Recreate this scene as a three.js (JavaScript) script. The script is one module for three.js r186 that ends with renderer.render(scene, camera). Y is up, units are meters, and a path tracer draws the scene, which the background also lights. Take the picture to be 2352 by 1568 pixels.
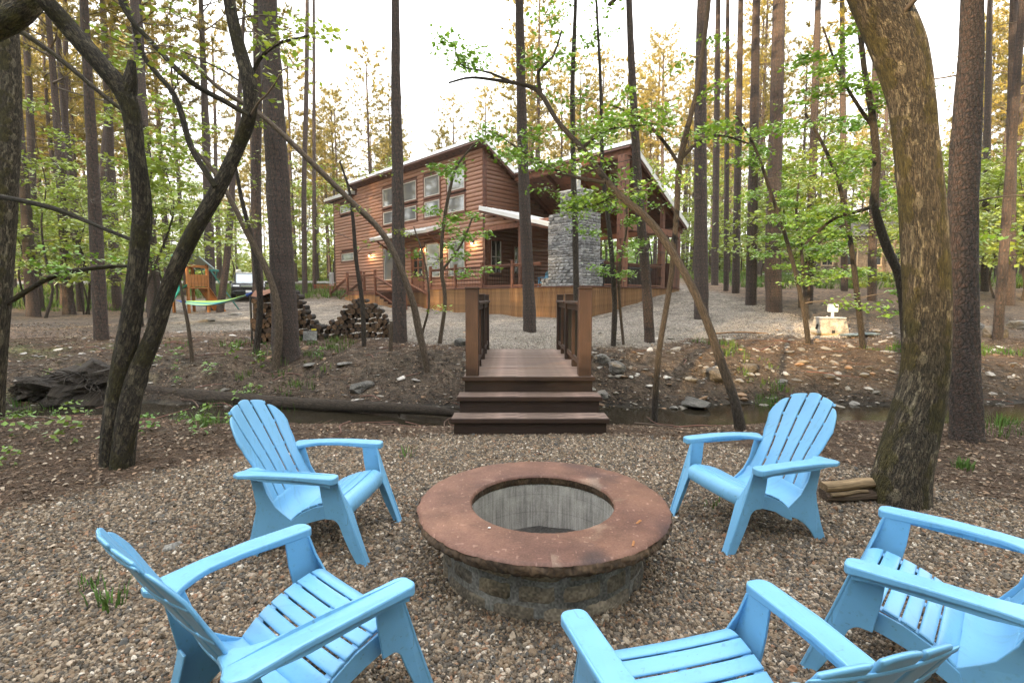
import * as THREE from 'three';
import { mergeGeometries, mergeVertices } from 'three/addons/utils/BufferGeometryUtils.js';

// ---------------------------------------------------------------- camera
const scene = new THREE.Scene();
const EYE = 1.5, FPX = 1166.6, PITCH = Math.atan((784 - 684) / FPX);
const camera = new THREE.PerspectiveCamera(2 * Math.atan(784 / FPX) * 180 / Math.PI, 1024 / 682, 0.05, 600);
camera.position.set(0, EYE, 0);
camera.rotation.set(-PITCH, 0, 0);
scene.add(camera);

// ---------------------------------------------------------------- sky and sun
const SUN_DIR = new THREE.Vector3(-0.66, 0.185, 0.74).normalize();
{
  const w = 512, h = 256, d = new Float32Array(w * h * 4);
  for (let j = 0; j < h; j++) for (let i = 0; i < w; i++) {
    const el = ((j + .5) / h - .5) * Math.PI, az = ((i + .5) / w) * Math.PI * 2;
    const e = Math.max(0, Math.sin(el));
    const k = 4 * (j * w + i);
    const cl = .06 * Math.sin(az * 3 + el * 5) * Math.sin(az * 7 - el * 9 + 1) + .04 * Math.sin(az * 13 + el * 17);
    const b = .62 + 1.0 * e + .5 * cl;
    d[k] = b * (1.0 - .05 * e); d[k + 1] = b * (1.0 - .01 * e); d[k + 2] = b * (1.0 + .03 * e); d[k + 3] = 1;
  }
  const t = new THREE.DataTexture(d, w, h, THREE.RGBAFormat, THREE.FloatType);
  t.mapping = THREE.EquirectangularReflectionMapping; t.magFilter = THREE.LinearFilter; t.minFilter = THREE.LinearFilter; t.needsUpdate = true;
  scene.background = t; scene.environment = t;
}
const sun = new THREE.DirectionalLight(new THREE.Color(1.0, 0.72, 0.40), 5);
sun.position.copy(SUN_DIR).multiplyScalar(120); sun.target.position.set(0, 0, -15);
sun.castShadow = true; sun.shadow.mapSize.set(2048, 2048); sun.shadow.radius = 2;
Object.assign(sun.shadow.camera, { left: -60, right: 60, top: 40, bottom: -40, near: 1, far: 320 });
scene.add(sun, sun.target);
const renderer = new THREE.WebGLRenderer({ antialias: true });
renderer.setSize(1024, 682);
renderer.toneMapping = THREE.LinearToneMapping;
renderer.toneMappingExposure = 3.25;
renderer.shadowMap.enabled = true;

// ---------------------------------------------------------------- helpers
const V = (x, y, z) => new THREE.Vector3(x, y, z);
function rng(seed) { let s = seed >>> 0; return () => { s = (s + 0x6D2B79F5) >>> 0; let t = s; t = Math.imul(t ^ (t >>> 15), t | 1); t ^= t + Math.imul(t ^ (t >>> 7), t | 61); return ((t ^ (t >>> 14)) >>> 0) / 4294967296; }; }
const lerp = (a, b, t) => a + (b - a) * t, clamp = (x, a = 0, b = 1) => Math.min(b, Math.max(a, x));
const sstep = (a, b, x) => { const t = clamp((x - a) / (b - a)); return t * t * (3 - 2 * t); };
function hash2(i, j, s = 0) { let h = Math.imul(i, 374761393) + Math.imul(j, 668265263) + Math.imul(s, 974711); h = Math.imul(h ^ (h >>> 13), 1274126177); return ((h ^ (h >>> 16)) >>> 0) / 4294967296; }
function vnoise(x, y, s = 0, per = 0) {   // value noise, tileable when per > 0
  const i = Math.floor(x), j = Math.floor(y), fx = x - i, fy = y - j, u = fx * fx * (3 - 2 * fx), v = fy * fy * (3 - 2 * fy);
  const m = per ? (k => ((k % per) + per) % per) : (k => k);
  const a = hash2(m(i), m(j), s), b = hash2(m(i + 1), m(j), s), c = hash2(m(i), m(j + 1), s), d = hash2(m(i + 1), m(j + 1), s);
  return lerp(lerp(a, b, u), lerp(c, d, u), v);
}
function fbm(x, y, o = 4, s = 0, per = 0) { let r = 0, a = .5, n = 0; for (let k = 0; k < o; k++) { r += a * vnoise(x, y, s + k * 17, per); n += a; a *= .5; x *= 2; y *= 2; per *= 2; } return r / n; }
function noise3(x, y, z, s = 0) { const k = Math.floor(z), f = z - k, u = f * f * (3 - 2 * f); return lerp(vnoise(x, y, s + k * 131), vnoise(x, y, s + (k + 1) * 131), u); }
// the point that a reading on the photograph (2352 wide) has at a distance of d metres in front of the camera
function at(px, py, d) {
  const x = (px - 1176) / FPX, y = -(py - 784) / FPX, c = Math.cos(PITCH), s = Math.sin(PITCH);
  const wy = y * c - s, wz = -y * s - c, k = d / -wz;
  return V(x * k, EYE + wy * k, -d);
}
const used = {};
function numbered(n) { const k = used[n] = (used[n] || 0) + 1; return k === 1 ? n : n + '_' + String(k - 1).padStart(3, '0'); }
function tag(o, label, category, group, kind) {
  if (label) o.userData.label = label; if (category) o.userData.category = category;
  if (group) o.userData.group = group; if (kind) o.userData.kind = kind; return o;
}
function thing(name, label, category, pos = [0, 0, 0], turn = 0, group) {
  const o = new THREE.Group(); o.name = numbered(name); o.position.set(...pos); o.rotation.y = turn; scene.add(o);
  return tag(o, label, category, group);
}
function part(name, geo, m, parent = scene, pos, rot) {
  const o = new THREE.Mesh(geo, m); o.name = parent === scene ? numbered(name) : name; o.castShadow = o.receiveShadow = true;
  if (pos) o.position.set(...pos); if (rot) o.rotation.set(...rot);
  parent.add(o); return o;
}
function grp(name, parent, pos, rot) { const o = new THREE.Group(); o.name = name; if (pos) o.position.set(...pos); if (rot) o.rotation.set(...rot); parent.add(o); return o; }
function copyOf(o, label, pos, turn) {
  const c = o.clone(); c.name = numbered(o.name.replace(/_\d\d\d$/, '')); c.userData = { ...o.userData, label: label || o.userData.label };
  if (pos) c.position.set(...pos); if (turn !== undefined) c.rotation.y = turn; scene.add(c); return c;
}
function geoFrom(pos, idx, uv, col) {
  const g = new THREE.BufferGeometry(); g.setAttribute('position', new THREE.Float32BufferAttribute(pos, 3));
  if (uv) g.setAttribute('uv', new THREE.Float32BufferAttribute(uv, 2));
  if (col) g.setAttribute('color', new THREE.Float32BufferAttribute(col, 3));
  if (idx) g.setIndex(idx); g.computeVertexNormals(); return g;
}
// chamfered box, uv in metres with v along the longest side
const boxCache = {};
function box(w, h, d, ch = 0.004, ax) {
  const key = [w, h, d, ch, ax].map(x => typeof x === 'number' ? x.toFixed(4) : x).join(); if (boxCache[key]) return boxCache[key];
  const c = Math.min(ch, w / 3, h / 3, d / 3), L = ax || (w >= h && w >= d ? 'x' : h >= d ? 'y' : 'z');
  const pos = [], uv = [], sh = [w / 2, h / 2, d / 2];
  const push = p => { pos.push(...p); const [x, y, z] = p; const l = L === 'x' ? x : L === 'y' ? y : z; const o = L === 'x' ? y + z : L === 'y' ? x + z : x + y; uv.push(o + .37, l + .11); };
  const quad = (a, b, cc, dd) => { for (const p of [a, b, cc, a, cc, dd]) push(p); };
  const P = (ax, s, e1, e2) => { // face point: axis, sign, the two others inset
    const q = [0, 0, 0]; q[ax] = s * sh[ax]; const b = (ax + 1) % 3, k = (ax + 2) % 3; q[b] = e1 * (sh[b] - c); q[k] = e2 * (sh[k] - c); return q;
  };
  for (let a = 0; a < 3; a++) for (const s of [-1, 1]) { const q = [P(a, s, -1, -1), P(a, s, 1, -1), P(a, s, 1, 1), P(a, s, -1, 1)]; s > 0 ? quad(...q) : quad(q[3], q[2], q[1], q[0]); }
  for (let a = 0; a < 3; a++) { const b = (a + 1) % 3, k = (a + 2) % 3;   // edges along axis k between faces a and b
    for (const sa of [-1, 1]) for (const sb of [-1, 1]) {
      const A = e => { const q = [0, 0, 0]; q[a] = sa * sh[a]; q[b] = sb * (sh[b] - c); q[k] = e * (sh[k] - c); return q; };
      const B = e => { const q = [0, 0, 0]; q[a] = sa * (sh[a] - c); q[b] = sb * sh[b]; q[k] = e * (sh[k] - c); return q; };
      sa * sb > 0 ? quad(A(-1), B(-1), B(1), A(1)) : quad(A(1), B(1), B(-1), A(-1));
    } }
  for (const x of [-1, 1]) for (const y of [-1, 1]) for (const z of [-1, 1]) {
    const a = [x * sh[0], y * (sh[1] - c), z * (sh[2] - c)], b = [x * (sh[0] - c), y * sh[1], z * (sh[2] - c)], e = [x * (sh[0] - c), y * (sh[1] - c), z * sh[2]];
    for (const p of x * y * z > 0 ? [a, b, e] : [a, e, b]) push(p);
  }
  return boxCache[key] = geoFrom(pos, null, uv);
}
function moved(g, x, y, z, rx = 0, ry = 0, rz = 0) { const q = g.clone(); q.applyMatrix4(new THREE.Matrix4().compose(V(x, y, z), new THREE.Quaternion().setFromEuler(new THREE.Euler(rx, ry, rz)), V(1, 1, 1))); return q; }
function noUV2(g) { const q = g.index ? g.toNonIndexed() : g; for (const k of Object.keys(q.attributes)) if (!['position', 'normal', 'uv'].includes(k)) q.deleteAttribute(k); return q; }
const merge = a => mergeGeometries(a.map(noUV2));
// a bar between two points
function bar(name, a, b, w, t, m, parent, up = V(0, 1, 0)) {
  const d = b.clone().sub(a), L = d.length(), o = part(name, box(w, t, L), m, parent);
  const z = d.clone().normalize(), x = up.clone().cross(z).normalize(), y = z.clone().cross(x);
  o.quaternion.setFromRotationMatrix(new THREE.Matrix4().makeBasis(x, y, z)); o.position.copy(a).add(b).multiplyScalar(.5); return o;
}
// tapered tube through points [x,y,z,r]; the surface is roughened; uv in metres
function tube(pts, sides = 8, { rough = 0, seed = 1, step = 0, cap = true, flare = 0, freq = 6 } = {}) {
  const P = pts.map(p => V(p[0], p[1], p[2])), R = pts.map(p => p[3]);
  const curve = P.length > 2 ? new THREE.CatmullRomCurve3(P, false, 'centripetal') : new THREE.LineCurve3(P[0], P[1]);
  const L = curve.getLength(), n = Math.max(P.length - 1, step ? Math.ceil(L / step) : (P.length - 1) * 3);
  const pos = [], uv = [], idx = []; let N = null; const q = V(), T0 = V();
  for (let i = 0; i <= n; i++) {
    const t = i / n; curve.getPoint(t, q); const T = curve.getTangent(clamp(t, 1e-4, 1 - 1e-4));
    if (!N) { N = Math.abs(T.y) > .9 ? V(1, 0, 0) : V(0, 1, 0); N.sub(T.clone().multiplyScalar(N.dot(T))).normalize(); } else { N.sub(T.clone().multiplyScalar(N.dot(T))).normalize(); }
    const B = T.clone().cross(N), f = t * (R.length - 1), k = Math.min(R.length - 2, Math.floor(f)); const r0 = lerp(R[k], R[k + 1], f - k);
    for (let j = 0; j <= sides; j++) {
      const a = j / sides * Math.PI * 2, jj = j % sides, ca = Math.cos(jj / sides * Math.PI * 2), sa = Math.sin(jj / sides * Math.PI * 2);
      let r = r0; if (rough) r *= 1 + rough * (2 * noise3(ca * 2 + 5, sa * 2 + 5, t * L * freq / 2, seed) - 1);
      if (flare) { const e = Math.exp(-t * L / .28); r *= 1 + flare * e * (.6 + .7 * Math.pow(Math.abs(Math.sin(a * 2.5 + seed)), 2)); }
      pos.push(q.x + (N.x * ca + B.x * sa) * r, q.y + (N.y * ca + B.y * sa) * r, q.z + (N.z * ca + B.z * sa) * r);
      uv.push(j / sides * Math.max(1, Math.round(2 * Math.PI * R[0] / .5)) * .5, t * L);
    }
  }
  const S = sides + 1;
  for (let i = 0; i < n; i++) for (let j = 0; j < sides; j++) { const a = i * S + j, b = a + 1, c = a + S, d = c + 1; idx.push(a, b, c, b, d, c); }
  if (cap) for (const [i, fl] of [[0, 1], [n, 0]]) {
    const c0 = pos.length / 3; curve.getPoint(i / n, q); pos.push(q.x, q.y, q.z); uv.push(.1, .1);
    for (let j = 0; j < sides; j++) { const k = 3 * (i * S + j); pos.push(pos[k], pos[k + 1], pos[k + 2]); uv.push(.1 + .1 * Math.cos(j), .1 + .1 * Math.sin(j)); }
    for (let j = 0; j < sides; j++) { const a = c0 + 1 + j, b = c0 + 1 + (j + 1) % sides; fl ? idx.push(c0, b, a) : idx.push(c0, a, b); }
  }
  const g = geoFrom(pos, idx, uv), nm = g.attributes.normal;
  for (let i = 0; i <= n; i++) { const a = i * S, b = a + sides, x = nm.getX(a) + nm.getX(b), y = nm.getY(a) + nm.getY(b), z = nm.getZ(a) + nm.getZ(b), l = Math.hypot(x, y, z) || 1; nm.setXYZ(a, x / l, y / l, z / l); nm.setXYZ(b, x / l, y / l, z / l); }
  return g;
}
// an uneven stone from a lattice box; sx,sy,sz full sizes
function rock(sx, sy, sz, seed, det = 1, rough = .22) {
  const g = mergeVertices((() => { const i = new THREE.IcosahedronGeometry(1, det); i.deleteAttribute('uv'); i.deleteAttribute('normal'); return i; })(), 1e-4);
  const p = g.attributes.position, uv = [];
  for (let i = 0; i < p.count; i++) {
    let x = p.getX(i), y = p.getY(i), z = p.getZ(i); const m = Math.pow(Math.pow(Math.abs(x), 3) + Math.pow(Math.abs(y), 3) + Math.pow(Math.abs(z), 3), 1 / 3);
    const k = (1 + rough * 2 * (noise3(x * 1.6 + 9, y * 1.6 + 9, z * 1.6 + 9, seed) - .5) + (det > 2 ? rough * .9 * (noise3(x * 5 + 9, y * 5 + 9, z * 5 + 9, seed + 3) - .5) + rough * .5 * (noise3(x * 12 + 9, y * 12 + 9, z * 12 + 9, seed + 5) - .5) : 0)) / m;
    x *= k * sx / 2; y *= k * sy / 2; z *= k * sz / 2; p.setXYZ(i, x, y, z); uv.push(x + z * .3, y + z * .7);
  }
  g.setAttribute('uv', new THREE.Float32BufferAttribute(uv, 2)); const n = g.toNonIndexed(); n.computeVertexNormals(); return n;
}

// ---------------------------------------------------------------- textures
function tex(n, f, { srgb = true, size = 1 } = {}) {   // f(u, v) -> [r,g,b] 0..1 or grey
  const d = new Uint8Array(n * n * 4);
  for (let j = 0; j < n; j++) for (let i = 0; i < n; i++) { const c = f(i / n, j / n), k = 4 * (j * n + i); if (typeof c === 'number') d[k] = d[k + 1] = d[k + 2] = clamp(c) * 255; else { d[k] = clamp(c[0]) * 255; d[k + 1] = clamp(c[1]) * 255; d[k + 2] = clamp(c[2]) * 255; } d[k + 3] = 255; }
  const t = new THREE.DataTexture(d, n, n); t.wrapS = t.wrapT = THREE.RepeatWrapping; t.magFilter = THREE.LinearFilter; t.minFilter = THREE.LinearMipmapLinearFilter; t.generateMipmaps = true;
  if (srgb) t.colorSpace = THREE.SRGBColorSpace; t.repeat.set(1 / size, 1 / size); t.needsUpdate = true; return t;
}
const mat = (color, o = {}) => new THREE.MeshStandardMaterial({ color, roughness: .8, ...o });
const lin = (r, g, b) => new THREE.Color().setRGB(r, g, b);
const grainF = (u, v) => { const w = fbm(u * 8, v * 2, 3, 5, 8) * 1.5; return fbm(u * 60 + w * 4, v * 3, 3, 1, 0) * .55 + vnoise(u * 200, v * 4, 3, 200) * .25 + fbm(u * 6, v * 6, 3, 9, 6) * .35; };
const T = {};
T.grain = tex(512, (u, v) => { const g = .62 + .42 * grainF(u, v); const k = Math.pow(vnoise(u * 5, v * 3, 77, 5), 9) * .8; return [g - k * .5, g * .97 - k * .5, g * .94 - k * .45]; }, { size: .6 });
T.grainB = tex(512, (u, v) => grainF(u, v), { srgb: false, size: .6 });
T.soft = tex(512, (u, v) => { const g = .80 + .22 * grainF(u, v); return [g, g * .985, g * .97]; }, { size: .9 });
T.weather = tex(512, (u, v) => { const g = .45 + .5 * grainF(u, v), s = sstep(.5, .75, fbm(u * 5, v * 5, 4, 31, 5)); return [g + .22 * s, g * .98 + .22 * s, g * .96 + .24 * s]; }, { size: .9 });
T.bark = (() => { const f = (u, v) => { let b = 1; const x = u * 10, y = v * 5, w = fbm(u * 6, v * 6, 3, 3, 6) * 1.6; const X = x + w, Y = y + w * .6; let d1 = 9, d2 = 9; const i0 = Math.floor(X), j0 = Math.floor(Y); for (let a = -1; a <= 1; a++) for (let c = -1; c <= 1; c++) { const i = i0 + a, j = j0 + c, hi = ((i % 10) + 10) % 10, hj = ((j % 5) + 5) % 5; const px = i + hash2(hi, hj, 1), py = j + hash2(hi, hj, 2); const d = Math.hypot(X - px, (Y - py) * .8); if (d < d1) { d2 = d1; d1 = d; } else if (d < d2) d2 = d; } b = sstep(.02, .32, d2 - d1); return b * (.55 + .45 * fbm(u * 30, v * 30, 3, 8, 30)); }; return f; })();
T.pineBark = tex(512, (u, v) => { const b = T.bark(u, v), n = fbm(u * 12, v * 12, 3, 20, 12); const g = .44 + .15 * b + .26 * (n - .5); return [g * (1.0 + .25 * (n - .5)), g * .90, g * (.85 - .1 * (n - .5))]; }, { size: .36 });
T.pineBump = tex(512, T.bark, { srgb: false, size: .36 });
const plates = (u, v, nx, ny, sd, wob) => { const w = (fbm(u * 6, v * 6, 3, sd, 6) - .5) * wob, X = u * nx + w, Y = v * ny + w; let d1 = 9, d2 = 9; const i0 = Math.floor(X), j0 = Math.floor(Y); for (let a = -1; a <= 1; a++) for (let c = -1; c <= 1; c++) { const i = i0 + a, j = j0 + c, hi = ((i % nx) + nx) % nx, hj = ((j % ny) + ny) % ny, d = Math.hypot(X - i - hash2(hi, hj, sd + 1), (Y - j - hash2(hi, hj, sd + 2)) * .7); if (d < d1) { d2 = d1; d1 = d; } else if (d < d2) d2 = d; } return d2 - d1; };
const oakF = (u, v) => { const p = plates(u, v, 26, 6, 4, 2.6), q = plates(u, v, 52, 26, 9, 1.6); return clamp(sstep(.0, .45, p) * .34 + sstep(0, .35, q) * .22 + .62 * fbm(u * 44, v * 20, 4, 6, 0) - .06); };
T.oakBark = tex(1024, (u, v) => { const b = oakF(u, v), n = fbm(u * 7, v * 7, 4, 40, 7); const g = .20 + .46 * b; return [g, g * .93, g * .87]; }, { size: .5 });
T.mossBark = tex(1024, (u, v) => { const b = oakF((u * 2) % 1, (v * 2) % 1), n = fbm(u * 5, v * 5, 5, 41, 5), m = sstep(.52, .64, n) * .65, l = sstep(.56, .66, fbm(u * 26, v * 12, 4, 61, 26)) * (1 - m); const g = .10 + .66 * b; return [lerp(g * 1.05, .31 + .16 * b, m) + .28 * l, lerp(g * .97, .29 + .15 * b, m) + .28 * l, lerp(g * .86, .10 + .05 * b, m) + .26 * l]; }, { size: 1 });
T.oakBump = tex(1024, oakF, { srgb: false, size: .5 });
T.speck = tex(512, (u, v) => { const a = fbm(u * 9, v * 9, 5, 50, 9), b = vnoise(u * 120, v * 120, 51, 120); return .62 + .5 * (a - .5) + .3 * (b - .3); }, { size: 1.1 });
T.speckB = tex(512, (u, v) => fbm(u * 20, v * 20, 5, 52, 20), { srgb: false, size: .7 });
T.conc = tex(512, (u, v) => { const a = fbm(u * 7, v * 7, 4, 110, 7), b = vnoise(u * 150, v * 150, 111, 150), s = Math.pow(fbm(u * 60, v * 4, 3, 113, 0), 2), h = Math.abs(((v * 6) % 1) - .5) < .012 ? .1 : 0; return .86 + .22 * (a - .5) + .12 * (b - .5) - .3 * s - h; }, { size: .7 });
T.rim = tex(1024, (u, v) => {
  const a = fbm(u * 5, v * 5, 5, 60, 5), b = fbm(u * 14, v * 14, 4, 63, 14), s = sstep(.62, .78, fbm(u * 7 + a, v * 7, 4, 65, 0)), d = sstep(.55, .8, fbm(u * 4, v * 4, 4, 67, 4)), p = vnoise(u * 260, v * 260, 68, 260);
  const c = [.395 + .16 * (a - .5) + .16 * (b - .5), .265 + .14 * (a - .5) + .13 * (b - .5), .208 + .10 * (a - .5) + .12 * (b - .5)];
  const q = sstep(.86, .93, vnoise(u * 90, v * 90, 69, 90)) * .12, w = 0; return [c[0] + .10 * s - .12 * d + .07 * (p - .5) + q + w, c[1] + .13 * s - .075 * d + .07 * (p - .5) + q + w, c[2] + .12 * s - .04 * d + .07 * (p - .5) + q + w];
}, { size: 1.5 });
T.dust = tex(512, (u, v) => { const a = fbm(u * 6, v * 6, 4, 101, 6), b = sstep(.66, .8, fbm(u * 40, v * 40, 3, 103, 40)), c = sstep(.93, .97, vnoise(u * 70, v * 70, 105, 70)); return [.98 - .04 * sstep(.45, .75, a) - .03 * b - .10 * c, .98 - .04 * sstep(.45, .75, a) - .04 * b - .12 * c, .98 - .045 * sstep(.45, .75, a) - .055 * b - .15 * c]; }, { size: .8 });
T.ground = tex(1024, (u, v) => {
  const a = fbm(u * 6, v * 6, 5, 70, 6), b = fbm(u * 40, v * 40, 4, 71, 40), c = vnoise(u * 260, v * 260, 72, 260), w = fbm(u * 9, v * 9, 2, 75, 9);
  const n1 = Math.pow(vnoise(u * 30 + w * 6, v * 190, 73, 0), 3), n2 = Math.pow(vnoise(u * 180, v * 34 + w * 6, 74, 0), 3);
  const g = .44 + .35 * (a - .5) + .5 * (b - .5) + .35 * (c - .5) + .25 * Math.max(n1, n2); return [g * 1.02, g, g * .97];
}, { size: 2.6 });
T.groundB = tex(1024, (u, v) => .5 * fbm(u * 60, v * 60, 4, 76, 60) + .5 * vnoise(u * 200, v * 200, 77, 200), { srgb: false, size: 2.6 });

// ---------------------------------------------------------------- terrain
const PROF = {
  L: [[-60, 0], [5.9, 0], [6.6, -.16], [7.2, -.36], [7.9, -.2], [9.2, .36], [10.6, .52], [15, .62], [20, .70], [26, .80], [31, 1.3], [36, 1.9], [45, 2.9], [60, 3.6], [150, 6]],
  C: [[-60, 0], [5.7, 0], [6.6, -.2], [7.3, -.4], [8, -.22], [9.3, .5], [11, .56], [15.5, .6], [20, .62], [27, .85], [40, 2], [60, 3.5], [150, 6]],
  R: [[-60, 0], [5.9, -.04], [6.8, -.24], [7.4, -.4], [8, -.22], [10, .33], [13.9, .6], [18.5, 1.1], [25.3, 1.9], [45, 3.6], [60, 4.1], [150, 6.5]],
};
function prof(P, s) { let i = 0; while (i < P.length - 2 && s > P[i + 1][0]) i++; const t = clamp((s - P[i][0]) / (P[i + 1][0] - P[i][0])); return lerp(P[i][1], P[i + 1][1], t); }
function smoothProf(P, s) { const w = s > 12 ? 1.5 : .22; return (prof(P, s - w) + 2 * prof(P, s) + prof(P, s + w)) / 4; }
function groundY(x, z) {
  let s = -z; const wob = .28 * Math.sin(x * .55 + 1.2) + .16 * Math.sin(x * 1.3), k = Math.exp(-Math.pow((s - 7.4) / 2.2, 2)) * sstep(1.1, 2.4, Math.abs(x - .15)); s += wob * k;
  const l = smoothProf(PROF.L, s), c = smoothProf(PROF.C, s), r = smoothProf(PROF.R, s);
  let y = x < 1 ? lerp(c, l, sstep(0, 1, (1 - x) / 10)) : lerp(c, r, sstep(0, 1, (x - 1) / 7.5));
  const out = sstep(5.6, 7, s), bank = Math.exp(-Math.pow((s - 8.6) / 1.4, 2));
  y += (fbm(x * .9 + 40, z * .9 + 40, 4, 80) - .5) * (.05 + .16 * out * sstep(5.6, 9, s)) * (s > 30 ? .8 : 1) * sstep(3.5, 6.5, Math.max(s, Math.abs(x) + 1.5)) + (fbm(x * 3 + 9, z * 3, 3, 81) - .5) * .16 * bank * (s > 7.7 ? 1 : .3);
  return y;
}
// where a line of sight at a reading meets the ground
function onGround(px, py) {
  const a = at(px, py, 1), dx = a.x, dy = a.y - EYE; let d = 1;
  for (let i = 0; i < 3000; i++) { if (EYE + dy * d < groundY(dx * d, -d)) break; d += .02; }
  return V(dx * d, groundY(dx * d, -d), -d);
}
// what covers the ground: 0 needle litter and dirt, 1 fire pit gravel, 2 pale yard gravel
function cover(x, z) {
  const s = -z, n = (fbm(x * .7, z * .7, 3, 90) - .5) * 1.2;
  const pit = Math.hypot((x - .1) / 1.0, (z + 2.4) / .82);
  const g1 = sstep(4.15, 3.7, pit + n * .5) * sstep(6.0, 5.6, s + n * .3);
  let g2 = 0;
  const lx = x < 0 ? lerp(14.2, 11.4, clamp((x + 12) / 9)) : lerp(9.4, 13.2, clamp((x - 1.5) / 6));
  const nearEdge = Math.abs(x - .3) < 1.2 ? 9.3 : (x < 0 ? lerp(10.4, 13.6, sstep(-1, -7, x)) : lerp(9.8, 12.6, sstep(1.5, 6, x)));
  g2 = sstep(nearEdge - .35, nearEdge + .35, s + n) * sstep(34, 30, s + n * 2) * sstep(-.76, -.66, x / s + n * .05) * (1 - sstep(8.3, 9.3, x + n - .12 * (s - 13)) * 1) * (1 - sstep(6.5, 8, x) * sstep(16, 19, s) * 0);
  if (x > 5) g2 *= 1 - sstep(16.5, 18.5, s + n) * sstep(9.2, 10.4, x);
  return [g1, g2];
}
{
  const xs = [], zs = [];
  for (let x = 0; x < 170;) { xs.push(x); x += x < 9 ? .085 : x < 20 ? .3 : x < 50 ? 1.2 : 6; } const X = [...xs.slice(1).reverse().map(x => -x), ...xs];
  for (let s = -60; s < 190;) { zs.push(-s); s += s < -2 ? 5 : s < .4 ? .4 : s < 13 ? .085 : s < 34 ? .3 : s < 60 ? 1 : 6; }
  const pos = [], uv = [], col = [], idx = [], n = X.length;
  for (const z of zs) for (const x of X) {
    const y = groundY(x, z), [g1, g2] = cover(x, z), s = -z; pos.push(x, y, z); uv.push(x + .3 * Math.sin(z), z);
    const a = fbm(x * .5 + 7, z * .5, 4, 91), b = fbm(x * 2.2, z * 2.2, 3, 92);
    let c = [.128, .092, .066]; // needle litter
    const dirt = sstep(.45, .6, a) * .75 + sstep(7.0, 8.2, s) * sstep(10.5, 9, s) * .5; c = c.map((v, i) => lerp(v, [.118, .092, .070][i], clamp(dirt)));
    const red = sstep(9.5, 10.5, s) * sstep(16, 12, s) * (x < 0 ? .8 : .2); c = c.map((v, i) => lerp(v, [.18, .115, .08][i], red * (.5 + .5 * b)));
    const wet = sstep(.0, -.24, y) * sstep(6, 6.6, s) * sstep(9, 8.4, s); c = c.map((v, i) => lerp(v, [.040, .031, .022][i], wet));
    const far = sstep(16, 26, s) * (1 - g2); c = c.map((v, i) => lerp(v, [.20, .125, .075][i], far * (.55 + .6 * (b - .3))));
    const grs = sstep(.5, .62, fbm(x * .35, z * .35, 3, 93)) * sstep(30, 40, s) + sstep(-5, -9, x) * sstep(.52, .6, b) * sstep(7, 9, s) * sstep(13, 11, s); c = c.map((v, i) => lerp(v, [.10, .115, .035][i], clamp(grs * .8)));
    c = c.map((v, i) => lerp(v, [.150, .128, .105][i], g1)); c = c.map((v, i) => lerp(v, [.275, .24, .205][i] * (.85 + .3 * b), g2));
    col.push(...c.map(v => v * 2.3 * (.8 + .4 * b)));
  }
  for (let j = 0; j < zs.length - 1; j++) for (let i = 0; i < n - 1; i++) { const a = j * n + i; idx.push(a, a + 1, a + n, a + 1, a + n + 1, a + n); }
  const g = geoFrom(pos, idx, uv, col);
  const o = part('ground', g, mat(0xffffff, { map: T.ground, vertexColors: true, roughness: 1, bumpMap: T.groundB, bumpScale: .012 })); tag(o, 'gravel, dirt and pine litter ground of the clearing', 0, 0, 'structure');
}
// creek water
{
  const pos = [], idx = [], uv = []; const N = 60;
  for (let i = 0; i <= N; i++) { const x = lerp(-16, 16, i / N), w = (.28 * Math.sin(x * .55 + 1.2) + .16 * Math.sin(x * 1.3)) * sstep(1.1, 2.4, Math.abs(x - .15)); for (const s of [6.3, 8.5]) { pos.push(x, -.225, -(s - w)); uv.push(x, s); } }
  for (let i = 0; i < N; i++) idx.push(2 * i, 2 * i + 2, 2 * i + 1, 2 * i + 1, 2 * i + 2, 2 * i + 3);
  const o = part('creek_water', geoFrom(pos, idx, uv), new THREE.MeshPhysicalMaterial({ color: lin(.022, .018, .012), roughness: .04, metalness: 0, ior: 1.33, bumpMap: T.speckB, bumpScale: .0015 })); tag(o, 'still dark creek water', 0, 0, 'structure');
}

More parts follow.
